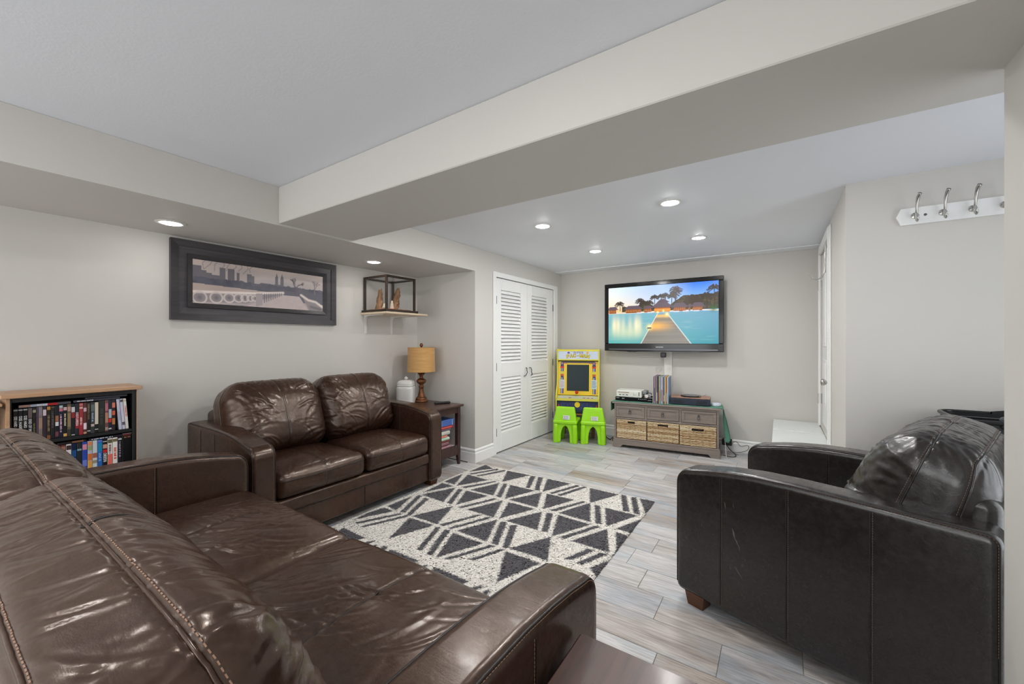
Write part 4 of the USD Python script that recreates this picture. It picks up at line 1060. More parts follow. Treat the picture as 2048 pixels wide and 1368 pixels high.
for (x, yy) in ((0.012, 0.0), (CWx - fr, 0.0), (0.012, CWy - fr), (CWx - fr, CWy - fr)):
    obj('corner_post', box(x, x + fr, yy, yy + fr, bz, CH, 0.002), M['bronze_frame'], dc, False)
for (xa, xb, ya, yb) in ((0.012, CWx, 0, fr), (0.012, CWx, CWy - fr, CWy), (0.012, 0.012 + fr, fr, CWy - fr), (CWx - fr, CWx, fr, CWy - fr)):
    obj('top_rail', box(xa, xb, ya, yb, CH, CH + fr, 0.002), M['bronze_frame'], dc, False)
def sheet(a, b, c, d):
    return (np.array([a, b, c, d], float), np.array([[0, 1, 2, 3]]))
for q in (((0.02, 0.006, bz), (CWx - 0.005, 0.006, bz), (CWx - 0.005, 0.006, CH), (0.02, 0.006, CH)), ((0.02, CWy - 0.006, bz), (CWx - 0.005, CWy - 0.006, bz), (CWx - 0.005, CWy - 0.006, CH), (0.02, CWy - 0.006, CH)),
          ((CWx - 0.006, 0.006, bz), (CWx - 0.006, CWy - 0.006, bz), (CWx - 0.006, CWy - 0.006, CH), (CWx - 0.006, 0.006, CH)), ((0.016, 0.006, CH + 0.006), (CWx - 0.006, 0.006, CH + 0.006), (CWx - 0.006, CWy - 0.006, CH + 0.006), (0.016, CWy - 0.006, CH + 0.006))):
    obj('pane', sheet(*q), M['glass'], dc, False)
DX, DY_, DZ = XL, 2.545, SZ + 0.0005 + bz
M['bark'] = wood('driftwood', srgb(96, 66, 44), srgb(176, 132, 92), 0.7, 'z', 9, 5, 0.5)
def driftwood(label, x, y, h, r, leanx, leany, seed, parent_z=DZ + 0.010):
    rr = np.random.default_rng(seed)
    k, n = 14, 12
    zz_ = np.linspace(0, h, k)
    pts = []
    for i, z in enumerate(zz_):
        rad = r * (1.0 - 0.45 * (i / (k - 1)) ** 1.5) * (1 if i < k - 1 else 0.75)
        a = np.linspace(0, 2 * PI, n, endpoint=False)
        q = rad * (1 + 0.22 * rr.normal(0, 1, n) * 0.6)
        pts.append(np.column_stack([q * np.cos(a) + leanx * z, 0.7 * q * np.sin(a) + leany * z, np.full(n, z) + (rr.normal(0, 0.008, n) if i == k - 1 else 0)]))
    V = np.concatenate(pts)
    Fc = [[i * n + c, i * n + (c + 1) % n, (i + 1) * n + (c + 1) % n, (i + 1) * n + c] for i in range(k - 1) for c in range(n)]
    V = np.vstack([V, V[-n:].mean(0), V[:n].mean(0)])
    V3, F3, _ = meshkit.arrays((V, np.array(Fc)))
    F3 = np.vstack([F3, [[(k - 1) * n + c, (k - 1) * n + (c + 1) % n, k * n] for c in range(n)], [[(c + 1) % n, c, k * n + 1] for c in range(n)]])
    t = thing('driftwood', label, 'driftwood', (x, y, parent_z))
    obj('log', trimesh.Trimesh(V3, F3, process=False), M['bark'], t, 50)
driftwood('tall leaning brown driftwood piece at the right inside the glass case', DX + 0.20, DY_ + 0.235, 0.225, 0.046, 0.0, 0.22, 3)
driftwood('shorter greyish driftwood piece at the left back inside the glass case', DX + 0.12, DY_ + 0.105, 0.20, 0.042, 0.0, 0.10, 6)
rc = thing('rock_base', 'reddish stone slab lying on the floor of the glass case', 'stone', (DX, DY_, DZ))
obj('slab', moved(rbox(0.05, 0.33, 0.04, 0.345, 0.0005, 0.0095, 0.0045), (0, 0, 0)), plain('red_stone', srgb(196, 110, 92), 0.7, bump=0.4, bscale=40, var=0.3), rc, True)
for (x, yy, h, lab) in ((0.29, 0.13, 0.085, 'small white and tan figurine standing in the middle of the glass case'), (0.30, 0.030, 0.05, 'small pale figurine at the left front of the glass case')):
    f = thing('figurine', lab, 'figurine', (DX + x, DY_ + yy, DZ + 0.010))
    obj('body', lathe([(0, 0), (0.020, 0.0), (0.022, 0.012), (0.014, h * 0.45), (0.017, h * 0.6), (0.009, h * 0.72), (0.012, h * 0.85), (0.008, h * 0.96), (0, h)], 14), plain('figurine_white', srgb(232, 214, 190), 0.5), f, True)
# ================================================================== end table with lamp, canister, remote
TZ = 0.62
ET = (-3.42, 2.70)
et = thing('end_table', 'dark espresso end table with an open shelf, beside the loveseat under the lamp', 'end table', (-3.08, 2.94, 0))
hx, hy = 0.325, 0.225
obj('top', box(-hx - 0.02, hx + 0.025, -hy - 0.02, hy + 0.030, TZ - 0.022, TZ, 0.006), M['espresso_y'], et, False)
for sx in (-1, 1):
    for sy in (-1, 1):
        x, y = sx * (hx - 0.02), sy * (hy - 0.02)
        pts = [(x + a * 0.02, y + b * 0.02, z) for a in (-1, 1) for b in (-1, 1) for z in (0.13, TZ - 0.023)] 
        lo = [(x + a * 0.011 + sx * 0.004, y + b * 0.011 + sy * 0.012, 0.0) for a in (-1, 1) for b in (-1, 1)]
        obj('leg', [trimesh.Trimesh(*hull(pts), process=False), trimesh.Trimesh(*hull([q for q in pts if q[2] < 0.2] + lo), process=False)], M['espresso'], et, False)
for sy in (-1, 1):
    obj('apron', box(-hx + 0.035, hx - 0.035, sy * (hy - 0.012) - 0.008, sy * (hy - 0.012) + 0.008, TZ - 0.085, TZ - 0.023), M['espresso'], et, False)
for sx in (-1, 1):
    obj('apron', box(sx * (hx - 0.012) - 0.008, sx * (hx - 0.012) + 0.008, -hy + 0.035, hy - 0.035, TZ - 0.085, TZ - 0.023), M['espresso'], et, False)
obj('lower_shelf', box(-hx + 0.02, hx - 0.006, -hy + 0.02, hy - 0.02, 0.142, 0.160, 0.002), M['espresso'], et, False)
obj('shelf_rail', box(hx - 0.016, hx - 0.002, -hy + 0.038, hy - 0.038, 0.105, 0.205), M['espresso'], et, False)
def in_table(name, label, cat, z, h, y0, y1, x1, colr, parts=(), r=0.0, grp='stack inside the end table'):
    t = thing(name, label, cat, (-3.08, 2.94, 0), 0, grp)
    m = rbox(-0.20, x1, y0, y1, z, z + h, r) if r else box(-0.20, x1, y0, y1, z, z + h, 0.002)
    obj('body', m, tint(*colr, 0.6), t, 30 if not r else True)
    for nm, c, a in parts:
        obj(nm, box(*a), tint(*c, 0.5), t, False)
z = 0.1606
yA, yB = -0.19, 0.155
in_table('folded_blanket', 'folded dusty pink blanket at the bottom of the stack in the end table', 'blanket', z, 0.048, yA, yB, 0.28, (172, 130, 140), r=0.02)
in_table('folded_blanket', 'folded mauve blanket, second from the bottom of the stack in the end table', 'blanket', z + 0.049, 0.042, yA, yB - 0.03, 0.27, (150, 108, 114), r=0.018)
in_table('magazine', 'thin dull red magazine in the middle of the stack in the end table', 'magazine', z + 0.092, 0.012, yA, yB - 0.03, 0.27, (140, 70, 62))
in_table('folded_cloth', 'folded pale green cloth in the end table stack', 'cloth', z + 0.105, 0.032, yA, yB - 0.03, 0.275, (186, 214, 194), r=0.014)
in_table('folded_cloth', 'folded coral cloth in the end table stack', 'cloth', z + 0.138, 0.018, yA, yB - 0.06, 0.27, (226, 136, 124), r=0.008)
in_table('folded_cloth', 'thick folded cream cloth near the top of the end table stack', 'cloth', z + 0.157, 0.046, yA, yB - 0.02, 0.275, (206, 206, 194), r=0.02)
in_table('game_box', 'flat grey-purple box under the red one in the end table', 'box', z + 0.204, 0.024, yA, yB - 0.01, 0.27, (128, 122, 134))
in_table('game_box', 'flat red box under the blue one in the end table', 'box', z + 0.229, 0.026, yA, yB, 0.285, (196, 44, 52), [('stripe', (226, 130, 110), (0.2845, 0.2858, yA + 0.01, yB - 0.02, z + 0.240, z + 0.246))])
in_table('game_box', 'blue box with white dividing lines on top of the stack in the end table', 'box', z + 0.256, 0.062, yA, yB + 0.01, 0.29, (72, 106, 176), [('stripe', (196, 206, 224), (0.289, 0.2908, -0.022, -0.016, z + 0.258, z + 0.316)), ('stripe', (196, 206, 224), (0.289, 0.2908, 0.135, 0.141, z + 0.258, z + 0.316))])

lp = thing('table_lamp', 'bronze turned table lamp with a gold drum shade on the end table in the corner', 'lamp', (-3.235, 3.075, TZ))
prof = [(0, 0.0005), (0.070, 0.0005), (0.072, 0.008), (0.066, 0.018), (0.056, 0.022), (0.060, 0.030), (0.056, 0.040), (0.044, 0.052), (0.034, 0.075), (0.026, 0.105), (0.022, 0.135), (0.024, 0.150), (0.030, 0.156), (0.030, 0.166), (0.022, 0.172), (0.020, 0.182),
        (0.030, 0.192), (0.045, 0.205), (0.051, 0.220), (0.047, 0.234), (0.032, 0.246), (0.020, 0.254), (0.018, 0.268), (0.022, 0.282), (0.030, 0.296), (0.040, 0.304), (0.034, 0.310), (0.018, 0.314), (0.013, 0.330), (0.0, 0.332)]
pp = np.array(prof)
tt = np.linspace(0, len(pp) - 1, 110)
n = 40
m = lathe(np.stack([np.interp(tt, np.arange(len(pp)), pp[:, k]) for k in range(2)], 1), n)
v = np.array(m.vertices)
ang = np.arctan2(v[:, 1], v[:, 0])
k = np.where((v[:, 2] > 0.188) & (v[:, 2] < 0.248), 1 + 0.045 * np.cos(ang * 14), np.where((v[:, 2] > 0.29) & (v[:, 2] < 0.311), 1 + 0.08 * np.cos(ang * 10), 1))
v[:, :2] *= k[:, None]
obj('stem', trimesh.Trimesh(v, m.faces, process=False), M['bronze'], lp, True)
obj('socket', cyl(0.014, 0.328, 0.40, (0, 0), 16), M['dark_metal'], lp, 30)
obj('harp', [tube([(0.012, 0, 0.34), (0.05, 0, 0.40), (0.055, 0, 0.47), (0.03, 0, 0.545), (0.0, 0, 0.575)], 0.002, 6), tube([(-0.012, 0, 0.34), (-0.05, 0, 0.40), (-0.055, 0, 0.47), (-0.03, 0, 0.545), (0.0, 0, 0.575)], 0.002, 6)], M['dark_metal'], lp, True)
sh = lathe([(0.1485, 0.325), (0.1435, 0.583), (0.142, 0.583), (0.147, 0.325), (0.1485, 0.325)], 56)
s_ = obj('shade', sh, M['shade'], lp, 40)
for z, r in ((0.325, 0.1486), (0.583, 0.1436)):
    a = np.linspace(0, 2 * PI, 57)[:-1]
    obj('shade_trim', tube(np.column_stack([r * np.cos(a), r * np.sin(a), np.full(56, z)]), 0.0028, 6, True), tint(206, 160, 96, 0.6), s_, True)
obj('spider', [tube([(0, 0, 0.576), (0.1425 * math.cos(a), 0.1425 * math.sin(a), 0.578)], 0.0018, 6) for a in (0.3, 0.3 + 2.094, 0.3 + 4.189)], M['dark_metal'], lp, True)
obj('finial', lathe([(0, 0.574), (0.010, 0.574), (0.006, 0.586), (0.009, 0.592), (0.017, 0.602), (0.019, 0.612), (0.015, 0.624), (0.006, 0.631), (0, 0.632)], 20), M['bronze'], lp, True)
obj('bulb', lathe([(0, 0.485), (0.02, 0.478), (0.03, 0.455), (0.026, 0.43), (0.013, 0.40), (0, 0.40)], 18), M['white_plastic'], lp, True)

cn = thing('canister', 'square-shouldered white ceramic canister with knobbed lid, left of the lamp', 'canister', (-3.285, 2.905, TZ))
def squircle(prof, n=48, p=5.0):
    m = lathe(prof, n)
    v = np.array(m.vertices)
    a = np.arctan2(v[:, 1], v[:, 0])
    k = (np.abs(np.cos(a)) ** p + np.abs(np.sin(a)) ** p) ** (-1 / p)
    v[:, :2] *= k[:, None]
    return moved(trimesh.Trimesh(v, m.faces, process=False), (0, 0, 0), rz=33)
obj('body', squircle([(0, 0.0005), (0.082, 0.0005), (0.086, 0.006), (0.088, 0.15), (0.087, 0.168), (0.080, 0.178), (0.0, 0.179)]), M['ceramic'], cn, 40)
ld = obj('lid', squircle([(0, 0.1795), (0.080, 0.1795), (0.083, 0.184), (0.083, 0.194), (0.080, 0.199), (0.082, 0.204), (0.080, 0.220), (0.068, 0.237), (0.040, 0.246), (0.0, 0.247)]), M['ceramic'], cn, 40)
obj('knob', lathe([(0, 0.246), (0.012, 0.246), (0.009, 0.252), (0.020, 0.258), (0.022, 0.266), (0.012, 0.273), (0.009, 0.279), (0.0, 0.281)], 20), M['ceramic'], ld, True)

rm = thing('remote_control', 'black remote control lying on the dark end table in front of the lamp', 'remote control', (-2.935, 3.085, TZ), 62)
bd = rbox(-0.085, 0.085, -0.021, 0.021, 0.0008, 0.021, 0.009)
obj('body', bd, M['black_plastic'], rm, True)
for i in range(5):
    for j in range(3):
        obj('button', cyl(0.0045, 0.0205, 0.0222, (-0.045 + i * 0.022, -0.011 + j * 0.011), 8), tint(90, 90, 94, 0.5), rm, False)

# ================================================================== end table beside the photographer
nt = thing('end_table', 'dark brown wood end table in the bottom foreground, against the sofa arm', 'end table', (-0.1165, 0.62, 0))
NZ = 0.566
obj('top', box(-0.285, 0.285, -0.30, 0.283, NZ - 0.026, NZ, 0.005), M['espresso_y'], nt, False)
for sx in (-1, 1):
    for sy in (-1, 1):
        obj('leg', trimesh.Trimesh(*hull([(sx * 0.25 + a * w, sy * 0.25 + b * w, z) for a in (-1, 1) for b in (-1, 1) for w, z in ((0.022, NZ - 0.027), (0.014, 0.0))]), process=False), M['espresso'], nt, False)
    obj('apron', box(sx * 0.25 - 0.009, sx * 0.25 + 0.009, -0.227, 0.227, NZ - 0.09, NZ - 0.027), M['espresso'], nt, False)
    obj('apron', box(-0.227, 0.227, sx * 0.25 - 0.009, sx * 0.25 + 0.009, NZ - 0.09, NZ - 0.027), M['espresso'], nt, False)
obj('lower_shelf', box(-0.232, 0.232, -0.232, 0.232, 0.12, 0.138), M['espresso'], nt, False)
# ================================================================== television
tv = thing('television', 'flat black television on the far wall showing a beach dock at sunset', 'television', (-1.2275, 5.115, 1.585))
TWd, THt = 1.405, 0.872
hw, hh = TWd / 2, THt / 2
obj('housing', rbox(-hw + 0.02, hw - 0.02, 0.012, 0.07, -hh + 0.02, hh - 0.02, 0.014), M['black_plastic'], tv, True)
bw = 0.052
def bez(x0, x1, z0, z1):
    return box(x0, x1, -0.012, 0.02, z0, z1, 0.006)
for b in (bez(-hw, hw, hh - bw, hh), bez(-hw, hw, -hh, -hh + 0.095), bez(-hw, -hw + bw, -hh + 0.095, hh - bw), bez(hw - bw, hw, -hh + 0.095, hh - bw)):
    obj('bezel', b, M['black_gloss'], tv, 30)
obj('logo', text_on('SAMSUNG', 0.013, (0, -0.0124, -hh + 0.052), (1, 0, 0), (0, 0, 1), True, 0.0006, 0.088, True), tint(206, 206, 208, 0.4), tv, False)
obj('speaker_strip', box(-hw + 0.06, hw - 0.06, -0.013, -0.011, -hh + 0.012, -hh + 0.03), M['dark_metal'], tv, False)
obj('lower_lip', prism([(-hw + 0.03, -hh + 0.003), (hw - 0.03, -hh + 0.003), (hw * 0.6, -hh - 0.006), (-hw * 0.6, -hh - 0.006)], -0.008, 0.014, 'xz'), M['black_gloss'], tv, False)
obj('wall_mount', [box(-0.2, 0.2, 0.0702, 0.085, -0.2, 0.2, 0.002), box(-0.06, 0.06, 0.085, 0.1545, -0.1, 0.1)], M['black_plastic'], tv, False)
sw, sh_ = TWd - 2 * bw, THt - bw - 0.095
p = Paint(270, 150, sw / sh_)
u, v = p.u, p.v
skyl, skyr = L(250, 226, 190), L(150, 200, 240)
t_ = np.clip((u - 0.05) / 0.75, 0, 1)[..., None]
p.c = skyl * (1 - t_) + skyr * t_
up_ = np.clip((v - 0.6) / 0.42, 0, 1)[..., None]
top_ = L(214, 236, 250) * (1 - t_) + L(30, 110, 220) * t_
p.c = p.c * (1 - up_) + top_ * up_
p.put(np.exp(-((u - 0.02) / 0.3) ** 2 - ((v - 0.56) / 0.09) ** 2), L(246, 190, 120), 0.9)
WLv = 0.53
water = v < WLv
dv = np.clip((WLv - v) / WLv, 0, 1)
wl, wr = L(120, 178, 190), L(96, 150, 176)
deep_l, deep_r = L(72, 168, 164), L(20, 134, 150)
wc = (wl * (1 - u[..., None]) + wr * u[..., None]) * (1 - dv[..., None]) + (deep_l * (1 - u[..., None]) + deep_r * u[..., None]) * dv[..., None]
p.c = np.where(water[..., None], wc, p.c)
for x, a in ((0.06, .9), (0.10, .8), (0.15, .5), (0.22, .5), (0.28, .9), (0.31, .6)):
    p.put(np.exp(-((u - x) / 0.022) ** 2) * np.exp(-((v - 0.32) / 0.14) ** 2) * water, L(250, 232, 190), a)
p.put(np.exp(-((u - 0.2) / 0.18) ** 2) * np.exp(-((v - 0.2) / 0.12) ** 2) * water, L(226, 226, 180), 0.55)
p.put(water * np.clip(p.noise(3, 40, 12) * 2.4 - 1.4, 0, 1), L(190, 214, 206), 0.45)
p.poly([(0, 0.53), (0.03, 0.555), (0.2, 0.56), (0.8, 0.56), (1, 0.545), (1, 0.52), (0.85, 0.545), (0.5, 0.54), (0.2, 0.53)], L(226, 206, 180))
# trees
tr = 0.62 + 0.05 * p.noise(6, 0.01, 2) + 0.14 * np.clip((u - 0.6) / 0.12, 0, 1) + 0.06 * np.exp(-((u - 0.36) / 0.05) ** 2)
p.put((v > 0.555) & (v < tr + 0.03 * p.noise(24, 24, 8)) & (u > 0.14) & ((u < 0.46) | (u > 0.58)), L(56, 52, 34))
p.put((v > 0.56) & (v < tr) & (u > 0.58) & (p.noise(20, 20, 5) > 0.52), L(88, 70, 44), 0.8)
p.put((v > 0.56) & (v < tr) & (p.noise(30, 30, 15) < 0.42) & (u > 0.14), L(34, 32, 28), 0.7)
p.glow(0.96, 0.57, 0.05, L(36, 92, 36))
p.glow(0.37, 0.63, 0.05, L(92, 104, 44), 0.7)
for cx, cz, r in ((0.79, 0.72, 0.075), (0.83, 0.68, 0.07), (0.74, 0.66, 0.06)):
    p.put((np.hypot((u - cx) * p.asp, v - cz) < r * (0.8 + 0.5 * p.noise(20, 20, 9))), L(58, 46, 34))
rp = random.Random(3)
def palm(x, y0, h, s, col):
    x2 = x + rp.uniform(-0.012, 0.012)
    p.line([(x, y0), ((x + x2) / 2 + 0.003, (y0 + h) / 2), (x2, h)], 0.006, col)
    for k in range(15):
        a = PI * (-0.28 + 1.56 * (k + rp.uniform(0.1, 0.9)) / 15)
        d = s * rp.uniform(0.65, 0.95)
        c_, s_ = math.cos(a), math.sin(a)
        p.line([(x2, h), (x2 + 0.6 * d * c_ / p.asp, h + 0.55 * d * s_), (x2 + d * c_ / p.asp, h + d * (0.55 * s_ - 0.22))], 0.0065, col)
    p.glow(x2, h, s * 0.22, col, 0.8)
for x, h, s in ((0.12, 0.70, 0.10), (0.31, 0.74, 0.10), (0.34, 0.70, 0.09), (0.39, 0.70, 0.10), (0.45, 0.79, 0.09), (0.515, 0.80, 0.09), (0.545, 0.81, 0.09), (0.60, 0.79, 0.10), (0.635, 0.90, 0.13), (0.64, 0.84, 0.11), (0.91, 0.78, 0.10), (0.965, 0.89, 0.12), (0.995, 0.78, 0.1), (0.04, 0.62, 0.07)):
    palm(x, 0.58, h, s, L(52, 40, 30))
def hut(x0, x1, zb, zt, eav):
    p.poly([(x0 + 0.01, 0.54), (x0 + 0.01, zb), (x1 - 0.01, zb), (x1 - 0.01, 0.54)], L(150, 84, 40))
    for k in range(int((x1 - x0) / 0.016)):
        p.glow(x0 + 0.016 * (k + 0.5), 0.565 + 0.01 * rp.random(), 0.012, L(236, 150, 66), 0.8)
        p.line([(x0 + 0.016 * k + 0.008, 0.545), (x0 + 0.016 * k + 0.008, zb)], 0.004, L(84, 44, 30))
    p.poly([(x0 - eav, zb), ((x0 + x1) / 2 - 0.03 * (x1 - x0) / 0.1, zt), ((x0 + x1) / 2 + 0.03 * (x1 - x0) / 0.1, zt), (x1 + eav, zb)], L(92, 76, 88))
for a in ((0.0, 0.09, 0.605, 0.66, 0.012), (0.17, 0.33, 0.605, 0.665, 0.012), (0.35, 0.43, 0.605, 0.65, 0.01), (0.62, 0.74, 0.605, 0.675, 0.014), (0.75, 0.78, 0.605, 0.65, 0.006), (0.785, 0.88, 0.605, 0.67, 0.012)):
    hut(*a)
hut(0.445, 0.60, 0.615, 0.70, 0.02)
p.poly([(0.475, 0.70), (0.51, 0.755), (0.545, 0.755), (0.59, 0.70)], L(84, 70, 84))
p.poly([(0.45, 0.545), (0.45, 0.60), (0.60, 0.60), (0.60, 0.545)], L(236, 150, 50), 0.75)
for x in (0.31, 0.41, 0.65, 0.73, 0.82):
    p.line([(x - 0.02, 0.535), (x + 0.02, 0.535)], 0.010, L(206, 206, 216))
# dock
p.poly([(0.325, 0.0), (0.478, 0.50), (0.573, 0.50), (0.775, 0.0)], L(128, 122, 112))
dk = inside(p.P, np.array([(0.325, 0.0), (0.478, 0.50), (0.573, 0.50), (0.775, 0.0)])).reshape(u.shape)
lines = (np.sin(60 / (0.62 - np.clip(v, 0, 0.55))) > 0.4)
p.put(dk & lines, L(98, 94, 88), 0.7)
p.put(dk * np.exp(-((v - 0.30) / 0.07) ** 2) * np.clip(1.2 - np.abs(u - 0.45) / 0.16, 0, 1), L(246, 178, 62), 0.85)
p.put(dk * np.exp(-((v - 0.47) / 0.03) ** 2), L(244, 196, 110), 0.8)
p.line([(0.325, 0.0), (0.478, 0.5)], 0.006, L(216, 216, 206))
p.line([(0.775, 0.0), (0.573, 0.5)], 0.006, L(206, 214, 210))
for x, z, r in ((0.405, 0.285, 0.045), (0.566, 0.495, 0.03), (0.483, 0.535, 0.02), (0.535, 0.555, 0.018)):
    p.glow(x, z, r, L(255, 226, 120))
    p.glow(x, z, r * 0.4, L(255, 250, 226))
p.line([(0.392, 0.268), (0.418, 0.268)], 0.012, L(60, 44, 26))
p.c = p.c * 0.95
ms, cs = p.mesh((-hw + bw, -0.004, -hh + 0.095), (1, 0, 0), (0, 0, 1), sw, sh_)
obj('screen', ms, M['screen'], tv, False, colors=cs)

iro = thing('sensor_box', 'small black sensor box hanging under the television', 'sensor', (-1.185, 5.12, 1.07))
obj('body', rbox(-0.032, 0.032, -0.02, 0.02, 0.004, 0.066, 0.012), M['black_plastic'], iro, True)
obj('grille', box(-0.02, 0.02, -0.0215, -0.0195, 0.015, 0.05), tint(60, 60, 62, 0.5), iro, False)
rw = thing('cable_cover', 'white vertical cable cover on the far wall below the television', 'cable cover', (-1.16, YF, 0))
obj('channel', box(-0.048, 0.048, -0.020, -0.0005, 0.146, 1.32, 0.004), M['white_plastic'], rw, 30)
lc = thing('loose_cable', 'thin black cable drooping below the left half of the television', 'cable', (0, 0, 0))
obj('wire', tube([(-1.74 + 0.04 * k, 5.165, 1.165 - 0.028 * math.sin(PI * k / 8)) for k in range(9)], 0.003, 6), M['black_plastic'], lc, True)

# ================================================================== console
CON = (-1.676, 4.713)
CR = 6.12
def con_pt(x, y):
    c, s = math.cos(math.radians(CR)), math.sin(math.radians(CR))
    return CON[0] + c * x - s * y, CON[1] + s * x + c * y
cw, cdp, ch = 1.15, 0.345, 0.545
co = thing('console', 'grey-taupe wood console with three drawers and three baskets under the television', 'console', (CON[0], CON[1], 0), CR)
obj('top', box(-0.012, cw + 0.012, 0.0, cdp + 0.01, ch - 0.022, ch, 0.004), M['taupe'], co, False)
base = prism([(0, 0.09), (0, 0.002), (0.085, 0.002), (0.115, 0.035), (cw - 0.115, 0.035), (cw - 0.085, 0.002), (cw, 0.002), (cw, 0.09)], 0.0, 0.02, 'xz')
obj('plinth', [base, box(0, 0.02, 0.02, cdp, 0.002, 0.09, 0.001), box(cw - 0.02, cw, 0.02, cdp, 0.002, 0.09, 0.001), box(0.004, cw - 0.004, 0.004, cdp, 0.088, 0.104, 0.004)], M['taupe'], co, False)
for x0, x1 in ((0.012, 0.032), (cw - 0.032, cw - 0.012)):
    obj('side_panel', box(x0, x1, 0.016, cdp, 0.104, ch - 0.022, 0.001), M['taupe'], co, False)
obj('back_panel', box(0.03, cw - 0.03, cdp - 0.012, cdp - 0.002, 0.104, ch - 0.022), M['taupe'], co, False)
obj('rail', box(0.032, cw - 0.032, 0.018, cdp - 0.012, 0.340, 0.362, 0.001), M['taupe'], co, False)
obj('rail', box(0.032, cw - 0.032, 0.018, 0.04, 0.500, 0.523, 0.001), M['taupe'], co, False)
for x0, x1 in ((0.366, 0.390), (0.740, 0.762)):
    obj('divider', box(x0, x1, 0.018, cdp - 0.012, 0.362, 0.500, 0.001), M['taupe'], co, False)
bins = [(0.034, 0.364), (0.392, 0.738), (0.764, cw - 0.034)]
for x0, x1 in bins:
    dr = obj('drawer', [box(x0, x1, 0.020, 0.034, 0.365, 0.498, 0.002), box(x0 + 0.01, x1 - 0.01, 0.034, 0.26, 0.37, 0.47)], M['taupe'], co, False)
    for a, b, c, d in ((x0 + 0.001, x1 - 0.001, 0.472, 0.497), (x0 + 0.001, x1 - 0.001, 0.366, 0.391), (x0 + 0.001, x0 + 0.032, 0.391, 0.472), (x1 - 0.032, x1 - 0.001, 0.391, 0.472)):
        obj('drawer_frame', box(a, b, 0.0125, 0.0202, c, d, 0.002), M['taupe'], dr, False)
    xm = (x0 + x1) / 2
    rg = [tube(np.column_stack([xm + 0.013 * np.cos(a_), np.full(24, 0.004), 0.425 + 0.019 * np.sin(a_)]), 0.0028, 6, True) for a_ in [np.linspace(0, 2 * PI, 25)[:-1]]]
    obj('ring_pull', rg + [cyl(0.012, -0.0195, -0.0125 + 0.0, (0.446, xm), 16, 'y') if False else moved(cyl(0.011, 0, 0.012, (0, 0), 16, 'z'), (xm, 0.0195, 0.446), rx=90)], M['dark_metal'], dr, True)
rw_ = random.Random(2)
def basket(x0, x1, label, gap, tag):
    z0, z1, y0, y1 = 0.107, 0.331, 0.022, 0.30
    px, py = con_pt((x0 + x1) / 2, 0)
    t = thing('wicker_basket', label, 'basket', (px, py, 0), CR, 'baskets in the console')
    w = (x1 - x0) / 2 - 0.004
    ha, hb, hz0, hz1 = gap
    obj('lining', [box(-w + 0.006, w - 0.006, y0 + 0.008, y0 + 0.011, z0 + 0.004, z1 - 0.01), box(-w + 0.006, w - 0.006, y1 - 0.01, y1 - 0.006, z0 + 0.004, z1 - 0.01), box(-w + 0.006, -w + 0.01, y0 + 0.01, y1 - 0.008, z0 + 0.004, z1 - 0.01), box(w - 0.01, w - 0.006, y0 + 0.01, y1 - 0.008, z0 + 0.004, z1 - 0.01), box(-w + 0.006, w - 0.006, y0 + 0.01, y1 - 0.008, z0, z0 + 0.006)], M['shadow_lining'], t, False)
    rows = 24
    strands = {0: [], 1: [], 2: []}
    dz = (z1 - z0) / rows
    for r in range(rows):
        z = z0 + (r + 0.5) * dz
        xs = np.linspace(-w, w, 22)
        spans = [(-w, w)]
        if hz0 < z < hz1:
            spans = [(-w, ha), (hb, w)]
        for a, b in spans:
            q = xs[(xs >= a) & (xs <= b)]
            if len(q) < 3:
                continue
            ph = (r % 2) * PI
            pts = np.column_stack([q, y0 + 0.0045 - 0.0042 * np.sin(q / (2 * w) * 2 * PI * 5.5 + ph) + np.array([rw_.uniform(-0.001, 0.001) for _ in q]), z + np.array([rw_.uniform(-0.0022, 0.0022) for _ in q])])
            strands[rw_.choice([0, 0, 1, 2])].append(tube(pts, dz * 0.52, 5))
        for sgn in (-1, 1):
            pts = np.array([(sgn * (w - 0.003), y0 + 0.005 + (y1 - y0 - 0.01) * k / 6, z) for k in range(7)])
            strands[0].append(tube(pts, dz * 0.5, 4))
    for k, mm in ((0, 'wicker'), (1, 'wicker_light'), (2, 'wicker_dark')):
        obj('weave', strands[k], M[mm], t, True, kind='stuff')
    for z in (hz0, hz1):
        obj('handle_rim', tube([(ha - 0.003, y0 + 0.002, z), (hb + 0.003, y0 + 0.002, z)], 0.004, 6), M['wicker_dark'], t, True)
    obj('rim', tube([(-w, y0 + 0.002, z1 - 0.002), (w, y0 + 0.002, z1 - 0.002), (w, y1 - 0.004, z1 - 0.002), (-w, y1 - 0.004, z1 - 0.002)], 0.006, 6, True), M['wicker'], t, True)
for (x0, x1), lab, gp in zip([(0.035, 0.386), (0.390, 0.739), (0.741, cw - 0.033)], ('woven straw basket in the left bay of the console', 'woven straw basket in the middle bay of the console', 'woven straw basket in the right bay of the console'), ((-0.04, 0.04, 0.288, 0.318), (-0.045, 0.045, 0.288, 0.316), (-0.045, 0.045, 0.272, 0.304))):
    basket(x0, x1, lab, gp, 0)
